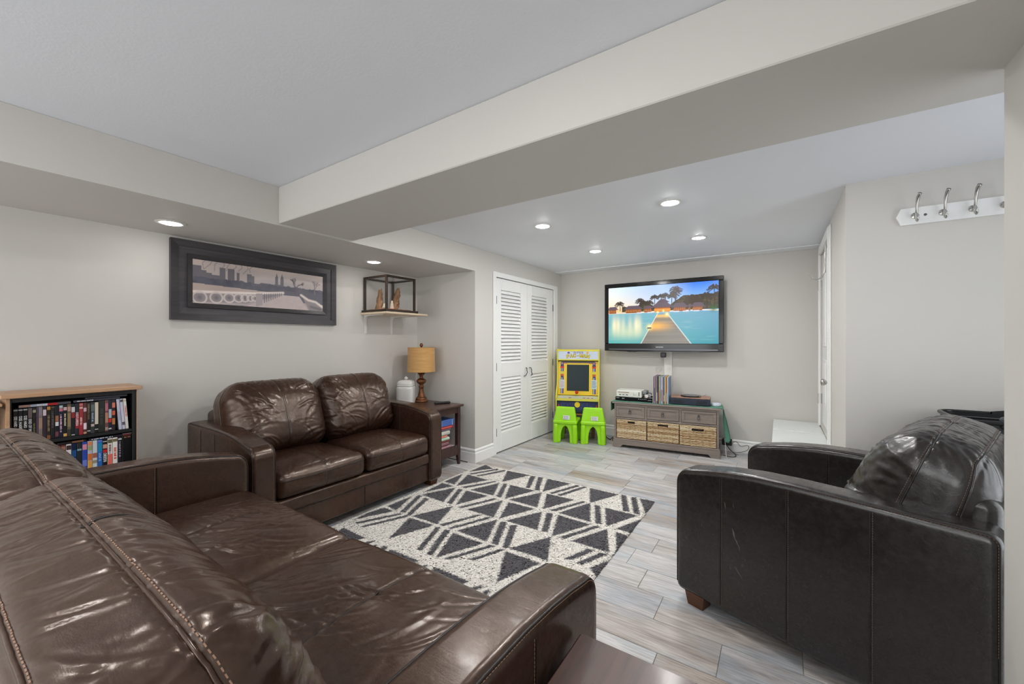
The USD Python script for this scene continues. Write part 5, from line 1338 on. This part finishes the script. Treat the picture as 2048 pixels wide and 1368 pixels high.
# green cloth over the top, hanging at the right end
cl = thing('table_runner', 'crumpled green cloth over the console, hanging down at its right end', 'cloth', (CON[0], CON[1], 0), CR)
nu, nv = 120, 20
S = np.linspace(-0.13, cw + 0.36, nu + 1)
Tt = np.linspace(0.012, cdp - 0.03, nv + 1)
ss, tg = np.meshgrid(S, Tt, indexing='ij')
rim_ = cw + 0.016
lf = -0.016
hang = np.clip(ss - rim_, 0, None)
hl = np.clip(lf - ss, 0, None)
X = np.clip(ss, lf - 0.012, rim_ + 0.012) + 0.012 * np.sin(tg * 60) * (hang > 0) * np.clip(hang * 8, 0, 1) + np.clip(hang, 0, 0.3) * 0.10 * (0.5 + 0.5 * np.sin(tg * 41 + 1))
X = X + 0.03 * np.clip(hang / 0.3, 0, 1)
Z = ch + 0.003 + 0.0012 * np.sin(ss * 23 + tg * 17) - hang - hl
Yy = tg * (1 - 0.35 * np.clip(hang / 0.3, 0, 1)) + 0.06 * np.clip(hang / 0.3, 0, 1)
Z = Z + np.where(hang > 0, 0.0, 0) - 0.05 * np.clip(hang / 0.3, 0, 1) * np.sin(tg * 9)
V = np.stack([X, Yy, Z], -1).reshape(-1, 3)
i = np.arange((nu + 1) * (nv + 1)).reshape(nu + 1, nv + 1)
Q = np.stack([i[:-1, :-1], i[1:, :-1], i[1:, 1:], i[:-1, 1:]], -1).reshape(-1, 4)
V2 = V + np.array([0, 0, -0.0022])
V2[:, 0] -= 0.002 * (ss.reshape(-1) > rim_) - 0.002 * (ss.reshape(-1) < lf)
obj('fabric', cat_meshes([(V, Q), (V2, Q[:, ::-1])]), M['teal'], cl, True)
CT = ch + 0.0045
def on_console(name, label, cat, x, y, z=CT, rot=0, group=None):
    px, py = con_pt(x, y)
    return thing(name, label, cat, (px, py, z), CR + rot, group)
dv_ = on_console('disc_player', 'flat black disc player on the left of the console, under the white game console', 'disc player', 0.225, 0.20)
obj('body', box(-0.215, 0.215, -0.12, 0.10, 0.004, 0.046, 0.003), M['black_gloss'], dv_, 30)
for sx in (-0.18, 0.18):
    for sy in (-0.09, 0.08):
        obj('foot', cyl(0.012, 0.0, 0.0045, (sx, sy), 12), M['black_plastic'], dv_, False)
obj('label_mark', box(-0.205, -0.165, -0.1206, -0.1195, 0.032, 0.037), tint(196, 196, 198, 0.4), dv_, False)
obj('logo', text_on('DVD', 0.012, (-0.12, -0.1203, 0.030), (1, 0, 0), (0, 0, 1), True, 0.0005, 0.03, True), tint(206, 206, 206, 0.4), dv_, False)
for k in range(5):
    obj('button', box(0.055 + k * 0.021, 0.067 + k * 0.021, -0.1212, -0.1195, 0.028, 0.035, 0.0005), tint(170, 170, 172, 0.4), dv_, False)
obj('tray_line', box(0.165, 0.21, -0.1206, -0.1195, 0.020, 0.026), tint(150, 150, 150, 0.4), dv_, False)
gc = on_console('game_console', 'white game console with a round button, standing on the black disc player', 'game console', 0.175, 0.19, CT + 0.0462)
obj('body', rbox(-0.155, 0.145, -0.11, 0.11, 0.0, 0.083, 0.012), plain('offwhite_plastic', srgb(226, 226, 218), 0.35), gc, True)
obj('tray', box(-0.135, 0.0, -0.1115, -0.1095, 0.052, 0.064, 0.0008), tint(186, 170, 152, 0.35), gc, False)
for k in range(3):
    obj('port', box(-0.12 + k * 0.04, -0.098 + k * 0.042, -0.1112, -0.1095, 0.026, 0.033), M['black'], gc, False)
obj('power_button', moved(lathe([(0, 0.004), (0.014, 0.004), (0.017, 0.002), (0.018, 0.0), (0, 0)], 24), (0.063, -0.1095, 0.042), rx=90), tint(214, 216, 206, 0.3), gc, True)
obj('slot', rbox(0.110, 0.120, -0.1125, -0.1095, 0.022, 0.068, 0.0014), tint(120, 120, 118, 0.4), gc, True)
obj('hard_drive', rbox(0.1455, 0.195, -0.07, 0.09, 0.040, 0.080, 0.010), tint(126, 132, 132, 0.4), gc, True)
hp = on_console('headset', 'small white headset leaning beside the white game console', 'headset', 0.405, 0.12, CT + 0.0462)
a_ = np.linspace(0.2, PI - 0.2, 20)
obj('band', tube(np.column_stack([0.032 * np.cos(a_) - 0.005, np.zeros(20), 0.03 + 0.032 * np.sin(a_)]), 0.004, 6), M['black_plastic'], hp, True)
obj('ear_cup', moved(cyl(0.018, -0.008, 0.008, (0, 0), 20), (0.026, 0, 0.020), rx=90), M['white_plastic'], hp, 30)
obj('ear_pad', moved(cyl(0.014, -0.004, 0.004, (0, 0), 20), (0.026, -0.012, 0.020), rx=90), M['black_plastic'], hp, 30)
obj('ear_cup', moved(cyl(0.020, -0.008, 0.008, (0, 0), 20), (-0.034, 0.004, 0.0215), rx=90), M['white_plastic'], hp, 30)
pb = on_console('cable_box', 'small grey-white box behind the headset, right of the game console', 'box', 0.405, 0.22, CT + 0.0462)
obj('body', box(-0.05, 0.03, -0.05, 0.05, 0.0, 0.036, 0.003), tint(196, 190, 196, 0.5), pb, 30)
# records
RECS = [((206, 200, 196), 'white'), ((52, 44, 56), 'black'), ((196, 176, 200), 'lilac-white'), ((112, 62, 96), 'purple'), ((214, 204, 176), 'cream'), ((44, 46, 52), 'charcoal'), ((116, 108, 136), 'grey-violet'), ((70, 66, 70), 'dark grey'), ((214, 210, 150), 'pale yellow'),
        ((92, 110, 104), 'grey-green'), ((196, 206, 226), 'pale blue'), ((150, 176, 206), 'light blue'), ((226, 196, 196), 'pink-white'), ((64, 74, 96), 'navy'), ((112, 132, 148), 'slate blue'), ((186, 190, 180), 'light grey'), ((226, 168, 92), 'orange'), ((136, 92, 44), 'brown'), ((236, 214, 196), 'peach-white'), ((150, 176, 200), 'sky blue')]
rr_ = random.Random(9)
x = 0.452
prev = 'the game console'
for k, (c, nm) in enumerate(RECS):
    th = 0.0086
    lab = '%s record sleeve, number %d from the left in the upright row on the console' % (nm, k + 1)
    if k == 0:
        lab = 'white record sleeve at the left end of the upright row on the console'
    if k == len(RECS) - 1:
        lab = 'sky blue record sleeve at the right end of the row, its cover facing the turntable'
    t = on_console('record_sleeve', lab, 'record', x + th / 2, 0.195, CT + 0.0003, 0, 'record sleeves on the console')
    obj('sleeve', moved(box(-th / 2 + 0.0006, th / 2 - 0.0006, -0.155 + rr_.uniform(-0.004, 0.004), 0.155, 0.0, 0.312 + rr_.uniform(-0.004, 0.002), 0.001), (0, 0, 0)), tint(*c, 0.5), t, False)
    if k % 3 == 2:
        c2 = RECS[(k * 7) % 20][0]
        obj('spine_print', box(-th / 2 + 0.001, th / 2 - 0.001, -0.1605, -0.1585, 0.03, 0.03 + rr_.uniform(0.05, 0.16)), tint(*c2, 0.5), t, False)
    if k == len(RECS) - 1:
        obj('cover_print', box(th / 2 - 0.0008, th / 2 + 0.0003, -0.13, 0.13, 0.12, 0.30), tint(128, 150, 184, 0.5), t, False)
    x += th
tt_ = on_console('record_player', 'wood-topped record player with a dark blue front on the right of the console', 'record player', 0.848, 0.20)
obj('body', rbox(-0.205, 0.205, -0.135, 0.125, 0.004, 0.078, 0.006), plain('navy_vinyl', srgb(40, 46, 62), 0.5, bump=0.2, bscale=300), tt_, 30)
obj('top_plate', box(-0.203, 0.203, -0.133, 0.123, 0.0782, 0.086, 0.002), wood('turntable_wood', srgb(150, 104, 84), srgb(190, 146, 122), 0.4, 'x'), tt_, 30)
for sx in (-0.17, 0.17):
    for sy in (-0.10, 0.10):
        obj('foot', cyl(0.012, 0.0, 0.0045, (sx, sy), 12), M['black_plastic'], tt_, False)
pl_ = obj('platter', cyl(0.108, 0.0865, 0.098, (-0.03, -0.005), 40), M['black_plastic'], tt_, 30)
obj('disc', cyl(0.10, 0.0982, 0.1005, (-0.03, -0.005), 40), M['black_gloss'], pl_, 30)
obj('disc_label', cyl(0.035, 0.1006, 0.1012, (-0.03, -0.005), 24), tint(120, 130, 150, 0.4), pl_, 30)
obj('tonearm', [tube([(0.155, 0.085, 0.108), (0.150, 0.0, 0.108), (0.135, -0.05, 0.106), (0.10, -0.085, 0.104)], 0.0035, 6), cyl(0.016, 0.0865, 0.106, (0.155, 0.085), 20), box(0.09, 0.108, -0.10, -0.078, 0.099, 0.106, 0.002)], M['steel'], tt_, 30)
obj('knob', cyl(0.009, 0.0862, 0.094, (0.175, -0.09), 14), M['steel'], tt_, 30)
for k, sx in enumerate((-0.12, 0.12)):
    obj('speaker_grille', rbox(sx - 0.05, sx + 0.05, -0.1375, -0.1345, 0.026, 0.056, 0.0014), tint(30, 34, 46, 0.6), tt_, True)
sp = on_console('smart_speaker', 'small round white speaker with a tiny display at the right end of the console', 'speaker', 1.108, 0.16)
obj('body', lathe([(0, 0.0004), (0.046, 0.0004), (0.050, 0.006), (0.051, 0.022), (0.047, 0.032), (0.036, 0.036), (0, 0.037)], 32), plain('pale_blue_white', srgb(214, 220, 236), 0.45), sp, True)
obj('display', [box(-0.026 + 0.014 * k, -0.016 + 0.014 * k, -0.0515 + 0.002 * abs(k - 1), -0.046, 0.010, 0.024) for k in range(3)], tint(246, 248, 250, 0.4), sp, False)

# cables and power adapters on the floor either side of the console
def cable(name, label, pts, r, m, n=60):
    pts = np.array(pts, float)
    from scipy.interpolate import CubicSpline
    s = np.linspace(0, 1, len(pts))
    q = CubicSpline(s, pts)(np.linspace(0, 1, n))
    q[:, 2] = np.maximum(q[:, 2], r + 0.0006)
    t = thing(name, label, 'cable', (0, 0, 0))
    obj('wire', tube(q, r, 6), m, t, True)
cable('loose_cable', 'black cable lying on the floor between the green chair and the console', [(-1.98, 5.15, 0.05), (-1.90, 5.10, 0.006), (-1.82, 5.02, 0.006), (-1.80, 5.06, 0.03), (-1.77, 4.97, 0.006), (-1.745, 5.02, 0.02), (-1.75, 5.12, 0.05)], 0.0045, M['black_plastic'])
pa = thing('power_adapter', 'black power adapter on the wall end of a cord, right of the console', 'adapter', (-0.50, 5.19, 0))
obj('body', rbox(-0.05, 0.05, -0.03, 0.03, 0.085, 0.155, 0.008), M['black_plastic'], pa, True)
obj('prongs', box(-0.03, 0.03, 0.03, 0.076, 0.10, 0.14, 0.002), M['dark_metal'], pa, False)
cable('loose_cable', 'thin black cable looping on the floor right of the console', [(-0.50, 5.16, 0.10), (-0.45, 5.12, 0.04), (-0.40, 5.06, 0.006), (-0.44, 4.99, 0.006), (-0.52, 5.02, 0.006)], 0.004, M['black_plastic'])
cable('charging_cord', 'tan and white thin cord in a loop by the far baseboard', [(-0.46, 5.20, 0.09), (-0.40, 5.19, 0.13), (-0.36, 5.18, 0.09), (-0.30, 5.18, 0.11), (-0.29, 5.17, 0.07), (-0.36, 5.16, 0.03), (-0.43, 5.14, 0.02), (-0.38, 5.12, 0.006)], 0.003, tint(120, 100, 84, 0.5))
cable('charging_cord', 'white cord hanging at the right end of the console', [(-0.505, 4.98, 0.20), (-0.495, 4.97, 0.12), (-0.49, 4.96, 0.05), (-0.48, 4.93, 0.006), (-0.46, 4.88, 0.006)], 0.003, M['white_plastic'])
cable('black_cord', 'thin cord lying along the foot of the nook wall by the end table', [(-3.2, 3.22, 0.006), (-3.0, 3.235, 0.006), (-2.85, 3.225, 0.012), (-2.72, 3.235, 0.006)], 0.004, M['black_plastic'])

# ================================================================== arcade cabinet on a brown wooden stand
ARX, ARY, ARR = -2.262, 5.0, 20
sdn = thing('wooden_stand', 'brown wooden stand under the yellow arcade cabinet, seen between the chair legs', 'stand', (ARX, ARY, 0), ARR)
M['brown_wood'] = wood('brown_stand_wood', srgb(124, 84, 52), srgb(168, 120, 78), 0.5, 'z')
obj('top', box(-0.24, 0.24, -0.16, 0.16, 0.302, 0.325, 0.003), M['brown_wood'], sdn, False)
for sx in (-1, 1):
    for sy in (-1, 1):
        obj('leg', box(sx * 0.20 - 0.022, sx * 0.20 + 0.022, sy * 0.10 - 0.022, sy * 0.10 + 0.022, 0, 0.302, 0.002), M['brown_wood'], sdn, False)
for sy in (-1, 1):
    obj('crossbar', box(-0.178, 0.178, sy * 0.10 - 0.012, sy * 0.10 + 0.012, 0.11, 0.14, 0.002), M['brown_wood'], sdn, False)
ar = thing('arcade_cabinet', 'yellow tabletop arcade cabinet with a dark screen, in the far left corner', 'arcade game', (ARX, ARY, 0.3255), ARR)
Y_ = (232, 214, 40)
SIDE = [(-0.17, 0.001), (-0.17, 0.145), (-0.185, 0.20), (-0.165, 0.245), (-0.06, 0.36), (-0.03, 0.50), (-0.045, 0.69), (-0.05, 0.83), (-0.04, 0.838), (0.16, 0.838), (0.17, 0.80), (0.17, 0.001)]
for sx in (-1, 1):
    s = obj('side_panel', prism(SIDE, sx * 0.268, sx * 0.284, 'yz'), tint(*Y_, 0.35), ar, False)
    pth = np.array([(sx * 0.276, a, b) for a, b in SIDE[:10]])
    obj('edge_trim', tube(pth, 0.009, 6), tint(226, 222, 92, 0.35), s, True)
hw_ = 0.267
def slab(y0, z0, y1, z1, th, x0=-hw_, x1=hw_, lift=0.0):
    d = np.array([y1 - y0, z1 - z0]); d /= np.linalg.norm(d)
    nrm = np.array([-d[1], d[0]])          # towards the front
    a, b = np.array([y0, z0]) + nrm * lift, np.array([y1, z1]) + nrm * lift
    return trimesh.Trimesh(*hull([(x, *q) for x in (x0, x1) for q in (a, b, a - nrm * th, b - nrm * th)]), process=False)
obj('body', [box(-hw_, hw_, 0.02, 0.16, 0.005, 0.825), box(-hw_, hw_, -0.145, 0.03, 0.003, 0.02)], tint(40, 36, 40, 0.5), ar, False)
fp = obj('front_panel', slab(-0.16, 0.012, -0.16, 0.172, 0.02), tint(44, 46, 78, 0.4), ar, False)
obj('panel_print', slab(-0.16, 0.045, -0.16, 0.145, 0.001, -0.225, 0.225, 0.0012), tint(52, 56, 108, 0.4), fp, False)
for sx in (-0.248, 0.240):
    obj('red_bar', slab(-0.16, 0.02, -0.16, 0.115, 0.001, sx, sx + 0.012, 0.0014), tint(214, 64, 46, 0.4), fp, False)
rs = random.Random(6)
obj('stars', [slab(-0.16, z, -0.16, z + 0.004, 0.0005, xx, xx + 0.004, 0.0022) for xx, z in [(rs.uniform(-0.21, 0.21), rs.uniform(0.05, 0.14)) for _ in range(26)]], tint(170, 190, 226, 0.4), fp, False)
obj('yellow_disc', moved(cyl(0.036, 0, 0.0016, (0, 0), 32), (0.0, -0.1612, 0.115), rx=90), tint(240, 208, 40, 0.4), fp, False)
ck = obj('control_deck', [slab(-0.175, 0.195, -0.06, 0.222, 0.03), slab(-0.178, 0.165, -0.178, 0.196, 0.03)], tint(226, 216, 96, 0.35), ar, False)
obj('deck_strip', slab(-0.171, 0.197, -0.075, 0.2195, 0.001, -0.255, 0.255, 0.0012), tint(196, 208, 196, 0.4), ck, False)
for xx, w in ((-0.115, 0.035), (0.07, 0.03), (0.125, 0.03), (0.175, 0.03)):
    obj('deck_button', slab(-0.158, 0.2, -0.142, 0.2038, 0.001, xx, xx + w, 0.003), tint(186, 66, 44, 0.4), ck, False)
js = obj('joystick', [cyl(0.006, 0.2, 0.262, (-0.01, -0.125), 12), cyl(0.026, 0.206, 0.213, (-0.01, -0.125), 20)], M['black_plastic'], ar, 30)
b = trimesh.creation.icosphere(3, 0.022)
b.apply_translation((-0.01, -0.125, 0.272))
obj('ball_top', b, tint(220, 40, 34, 0.25), js, True)
SA, SB = (-0.058, 0.228), (-0.012, 0.676)
def on_screen(x0, x1, z0, z1, lift, th=0.001):
    f = lambda z: SA[0] + (SB[0] - SA[0]) * (z - SA[1]) / (SB[1] - SA[1])
    return slab(f(z0), z0, f(z1), z1, th, x0, x1, lift)
bzl = obj('screen_bezel', on_screen(-hw_, hw_, SA[1], SB[1], 0, 0.012), tint(236, 200, 32, 0.35), ar, False)
obj('screen', on_screen(-0.148, 0.145, 0.282, 0.632, 0.0012), plain('arcade_glass', srgb(38, 50, 52), 0.25, spec=0.2), bzl, False)
obj('bezel_header', on_screen(-0.225, 0.225, 0.655, 0.674, 0.0012), tint(84, 74, 92, 0.4), bzl, False)
for sx in (-1, 1):
    x = sx * 0.212
    for k, (dx, c) in enumerate(((-0.014, (44, 56, 126)), (-0.004, (206, 212, 236)), (0.006, (70, 84, 166)), (0.015, (44, 50, 110)))):
        obj('stripe', on_screen(x + dx - 0.0045, x + dx + 0.0045, 0.245, 0.662, 0.0014 + 0.0002 * k), tint(*c, 0.4), bzl, False)
    obj('stripe_end', on_screen(x * 0.62 + sx * 0.06 - 0.05, x * 0.62 + sx * 0.06 + 0.05, 0.644, 0.651, 0.0026), tint(206, 92, 84, 0.4), bzl, False)
    for zc, rr2, c in ((0.60, 0.024, (206, 44, 60)), (0.622, 0.02, (52, 56, 120)), (0.522, 0.026, (214, 206, 60)), (0.49, 0.022, (196, 92, 44)), (0.47, 0.016, (48, 56, 130))):
        obj('ornament', on_screen(x - rr2, x + rr2, zc - rr2 * 0.7, zc + rr2 * 0.7, 0.003), tint(*c, 0.4), bzl, False)
    st_ = obj('sticker', on_screen(x - 0.036, x + 0.036, 0.312, 0.43, 0.0036), tint(196, 214, 220, 0.45), bzl, False)
    for kk in range(5):
        obj('sticker_line', on_screen(x - 0.028, x + 0.022 + 0.004 * (kk % 2), 0.33 + 0.019 * kk, 0.337 + 0.019 * kk, 0.0042), tint(*((110, 120, 150) if sx > 0 else (206, 150, 160)), 0.45), bzl, False)
mq = obj('marquee', slab(-0.045, 0.705, -0.045, 0.815, 0.012), tint(206, 216, 232, 0.3), ar, False)
for z0, z1 in ((0.690, 0.706), (0.814, 0.834)):
    obj('marquee_rail', slab(-0.049, z0, -0.049, z1, 0.02), tint(228, 216, 64, 0.35), ar, False)
obj('roof', box(-hw_, hw_, -0.035, 0.16, 0.826, 0.836), tint(228, 216, 64, 0.35), ar, False)
fy = -0.0452
obj('lettering', text_on('SUPER', 0.020, (0.005, fy - 0.0006, 0.797), (1, 0, 0), (0, 0, 1), True, 0.0006, 0.13, True), tint(92, 72, 140, 0.4), mq, False)
def arc_text(s, h, w, colr, lift, bold):
    out = []
    n = len(s)
    for k, ch_ in enumerate(s):
        if ch_ == ' ':
            continue
        xk = (k - (n - 1) / 2) * w / n
        a = -xk * 1.6
        zz2 = 0.757 - 5.0 * xk * xk * 0.12
        c_, s_2 = math.cos(a), math.sin(a)
        out.append(text_on(ch_, h, (xk, fy - lift, zz2), (c_, 0, s_2), (-s_2, 0, c_), True, 0.0006, w / n * (0.86 if ch_ != '-' else 0.5), bold))
    return out
obj('lettering_outline', [moved(q, (dx, 0, dz)) for q in arc_text('PAC-MAN', 0.044, 0.31, None, 0.0006, True) for dx, dz in ((0.003, -0.002), (-0.002, -0.003), (0.002, 0.002), (-0.003, 0.001))], tint(52, 40, 60, 0.4), mq, False)
obj('lettering', arc_text('PAC-MAN', 0.044, 0.31, None, 0.0016, True), tint(240, 214, 44, 0.4), mq, False)
for xx, c in ((-0.125, (92, 64, 150)), (0.125, (220, 160, 70))):
    obj('emblem', trimesh.Trimesh(*hull([(xx + a, fy - dd, 0.795 + b2) for a, b2 in ((-0.022, -0.008), (0.0, 0.016), (0.022, -0.004), (0.006, -0.014)) for dd in (0, 0.001)]), process=False), tint(*c, 0.4), mq, False)

# ================================================================== two lime green toddler chairs
def taper_shell(pts_lo, pts_hi):
    return trimesh.Trimesh(*hull(list(pts_lo) + list(pts_hi)), process=False)
def green_chair(loc, rz, label):
    t = thing('toddler_chair', label, 'chair', loc, rz, 'green toddler chairs')
    W2, D2 = 0.140, 0.135
    # four-sided base with an arch cut in every side
    body = m3.Manifold.hull_points(np.array([(sx * (W2 - (0.02 if z > 0.2 else 0.0)), sy * (D2 - (0.02 if z > 0.2 else 0)), z) for sx in (-1, 1) for sy in (-1, 1) for z in (0.0, 0.262)]))
    inner = m3.Manifold.hull_points(np.array([(sx * (W2 - 0.055), sy * (D2 - 0.055), z) for sx in (-1, 1) for sy in (-1, 1) for z in (-0.02, 0.235)]))
    arch = [(-0.062, -0.02), (0.062, -0.02), (0.056, 0.10), (0.045, 0.155), (0.028, 0.192), (0.0, 0.215), (-0.028, 0.192), (-0.045, 0.155), (-0.056, 0.10)]
    def cutter(axis):
        cs_ = m3.CrossSection([arch])
        e_ = m3.Manifold.extrude(cs_, 0.6).translate((0, 0, -0.3))
        e_ = e_.rotate((90, 0, 0))
        return e_.rotate((0, 0, 90)) if axis == 'x' else e_
    base_ = body - inner - cutter('y') - cutter('x')
    lo = rbox(-W2 - 0.012, W2 + 0.012, -D2 - 0.012, D2 + 0.012, 0.235, 0.287, 0.022)
    base_ = base_.refine_to_length(0.02)
    tm = trimesh.Trimesh(*meshkit.arrays(base_)[:2], process=True)
    trimesh.smoothing.filter_taubin(tm, iterations=8)
    obj('base', tm, M['green'], t, 50)
    for sx in (-1, 1):
        for sy in (-1, 1):
            obj('leg', lathe([(0, 0.0), (0.030, 0.0), (0.036, 0.006), (0.036, 0.10), (0.033, 0.2), (0.031, 0.236), (0, 0.236)], 18, (sx * (W2 - 0.022), sy * (D2 - 0.022), 0)), M['green'], t, True)
    obj('seat', lo, M['green'], t, True)
    s = trimesh.creation.uv_sphere(radius=0.022, count=[8, 14]).vertices
    pts = np.concatenate([s + (sx * (0.122 if z < 0.35 else 0.098), y + (0.02 if z > 0.35 else 0), z) for sx in (-1, 1) for y, z in ((-D2 + 0.02, 0.282), (-D2 + 0.055, 0.282), (-D2 + 0.018, 0.430), (-D2 + 0.022, 0.430))])
    bk = obj('backrest', trimesh.Trimesh(*hull(pts), process=False), M['green'], t, True)
    # grip ridge and paper label on the back
    obj('ridge', rbox(-0.07, 0.07, -D2 - 0.002 + 0.014, -D2 + 0.02, 0.40, 0.412, 0.005), M['green'], bk, True)
    lb = obj('paper_label', moved(box(-0.042, 0.042, -0.0006, 0.0006, -0.026, 0.026), (0.02, -D2 - 0.0030, 0.322), rx=-6), tint(226, 230, 226, 0.5), bk, False)
    obj('label_print', [moved(box(-0.036, 0.030 - 0.006 * (k % 2), -0.0012, -0.0004, 0.016 - 0.009 * k, 0.019 - 0.009 * k), (0.02, -D2 - 0.0030, 0.322), rx=-6) for k in range(5)], tint(120, 130, 140, 0.5), bk, False)
green_chair((-2.265, 4.665, 0), 14, 'lime green toddler chair with a paper label, left one, nearer the closet doors')
green_chair((-1.955, 4.780, 0), 20, 'lime green toddler chair with a paper label, right one, nearer the console')
# ================================================================== coat rack
rk = thing('coat_rack', 'white pointed-end coat rack board on the wall at upper right', 'coat rack', (0, YH, 0))
RZ = 1.9995
obj('board', prism([(0.594, RZ - 0.048), (1.24, RZ - 0.048), (1.26, RZ), (1.24, RZ + 0.048), (0.594, RZ + 0.048), (0.574, RZ)], -0.0195, -0.0005, 'xz'), M['trim'], rk, False)
obj('screw', [moved(lathe([(0, 0.002), (0.006, 0.0015), (0.0075, 0.0), (0, 0)], 16), (0.697, -0.0195, RZ), rx=90)], M['dark_metal'], rk, True)
for hx_ in (0.654, 0.768, 0.883, 0.998, 1.113):
    hk = obj('hook', [tube([(hx_, -0.020, RZ - 0.002), (hx_, -0.040, RZ - 0.004), (hx_, -0.052, RZ + 0.012), (hx_, -0.058, RZ + 0.045), (hx_ + 0.001, -0.064, RZ + 0.075), (hx_ + 0.003, -0.076, RZ + 0.098), (hx_ + 0.005, -0.092, RZ + 0.108)], [0.006, 0.006, 0.0062, 0.0066, 0.0074, 0.0088, 0.0095], 10),
                      tube([(hx_, -0.050, RZ + 0.010), (hx_, -0.050, RZ - 0.020), (hx_, -0.054, RZ - 0.034), (hx_, -0.064, RZ - 0.040), (hx_, -0.074, RZ - 0.034), (hx_, -0.077, RZ - 0.022)], [0.006, 0.006, 0.0056, 0.0054, 0.0054, 0.006], 10)], M['steel'], rk, True)
    obj('hook_plate', moved(lathe([(0, 0.006), (0.008, 0.006), (0.012, 0.004), (0.0175, 0.003), (0.018, 0.0), (0, 0)], 24), (hx_, -0.0195, RZ), rx=90), M['steel'], hk, 40)
    obj('hook_screw', [moved(lathe([(0, 0.0015), (0.003, 0.001), (0.0035, 0), (0, 0)], 10), (hx_ + dx, -0.0228, RZ), rx=90) for dx in (-0.0115, 0.0115)], M['dark_metal'], hk, True)

# over-the-door hook
oh = thing('door_hook', 'thin metal hook hanging over the white door at right', 'hook', (0, 0, 0))
yk = 4.36
obj('strap', [box(XD - 0.018, XD - 0.0155, yk - 0.012, yk + 0.012, 1.86, 2.135)], M['steel'], oh, False)
obj('prong', tube([(XD - 0.017, yk, 2.10), (XD - 0.019, yk, 1.95), (XD - 0.022, yk, 1.87), (XD - 0.04, yk, 1.822), (XD - 0.075, yk, 1.805), (XD - 0.11, yk, 1.82), (XD - 0.13, yk, 1.86), (XD - 0.134, yk, 1.885)], 0.0045, 8), M['steel'], oh, True)
obj('cap', [box(XD - 0.018, XD + 0.012, yk - 0.012, yk + 0.012, 2.1305, 2.134)], M['steel'], oh, False)

# ================================================================== black storage bin behind the armchair
bn = thing('storage_bin', 'black open storage bin with a rounded rim and a knob, behind the armchair', 'bin', (0.735, 2.83, 0))
def rr(x0, x1, y0, y1, r, n=8):
    out = []
    for cx, cy, a0 in ((x1 - r, y1 - r, 0), (x0 + r, y1 - r, 90), (x0 + r, y0 + r, 180), (x1 - r, y0 + r, 270)):
        for k in range(n + 1):
            a = math.radians(a0 + 90 * k / n)
            out.append((cx + r * math.cos(a), cy + r * math.sin(a)))
    return out
oo, ii = rr(0, 0.75, 0, 0.36, 0.06), rr(0.014, 0.736, 0.014, 0.346, 0.05)
wall_ = Polygon(oo, [ii])
BH = 0.886
obj('shell', [prism(wall_, 0.02, BH, 'xy'), prism(Polygon(oo), 0.0, 0.02, 'xy')], M['black_plastic'], bn, 30)
a = np.array(rr(-0.004, 0.754, -0.004, 0.364, 0.064))
obj('rim', tube(np.column_stack([a, np.full(len(a), BH)]), 0.010, 8, True), M['black_gloss'], bn, True)
a2 = np.array(rr(0.05, 0.70, 0.045, 0.315, 0.04))
obj('wire_liner', tube(np.column_stack([a2, np.full(len(a2), BH - 0.02)]), 0.004, 6, True), M['dark_metal'], bn, True)
obj('inner_tray', prism(Polygon(rr(0.016, 0.734, 0.016, 0.344, 0.05)), BH - 0.06, BH - 0.05, 'xy'), M['black'], bn, False)
obj('knob', rbox(0.125, 0.185, -0.016, 0.030, BH - 0.03, BH + 0.030, 0.016), plain('knob_grey', srgb(58, 66, 72), 0.3), bn, True)
xs_ = np.linspace(0.20, 0.74, 24)
top_c = BH + 0.012 + 0.055 * np.sin(np.clip((xs_ - 0.20) / 0.54, 0, 1) * PI * 0.6)
Vv = np.concatenate([np.column_stack([xs_, np.full(24, yy), zz2]) for yy in (0.345, 0.358) for zz2 in (np.full(24, BH - 0.05), top_c)])
Q2 = []
for k in range(23):
    for a_, b_ in ((0, 1), (1, 3), (3, 2), (2, 0)):
        Q2.append([a_ * 24 + k, b_ * 24 + k, b_ * 24 + k + 1, a_ * 24 + k + 1])
obj('lid_flap', (Vv, np.array(Q2)), M['black_plastic'], bn, 30)
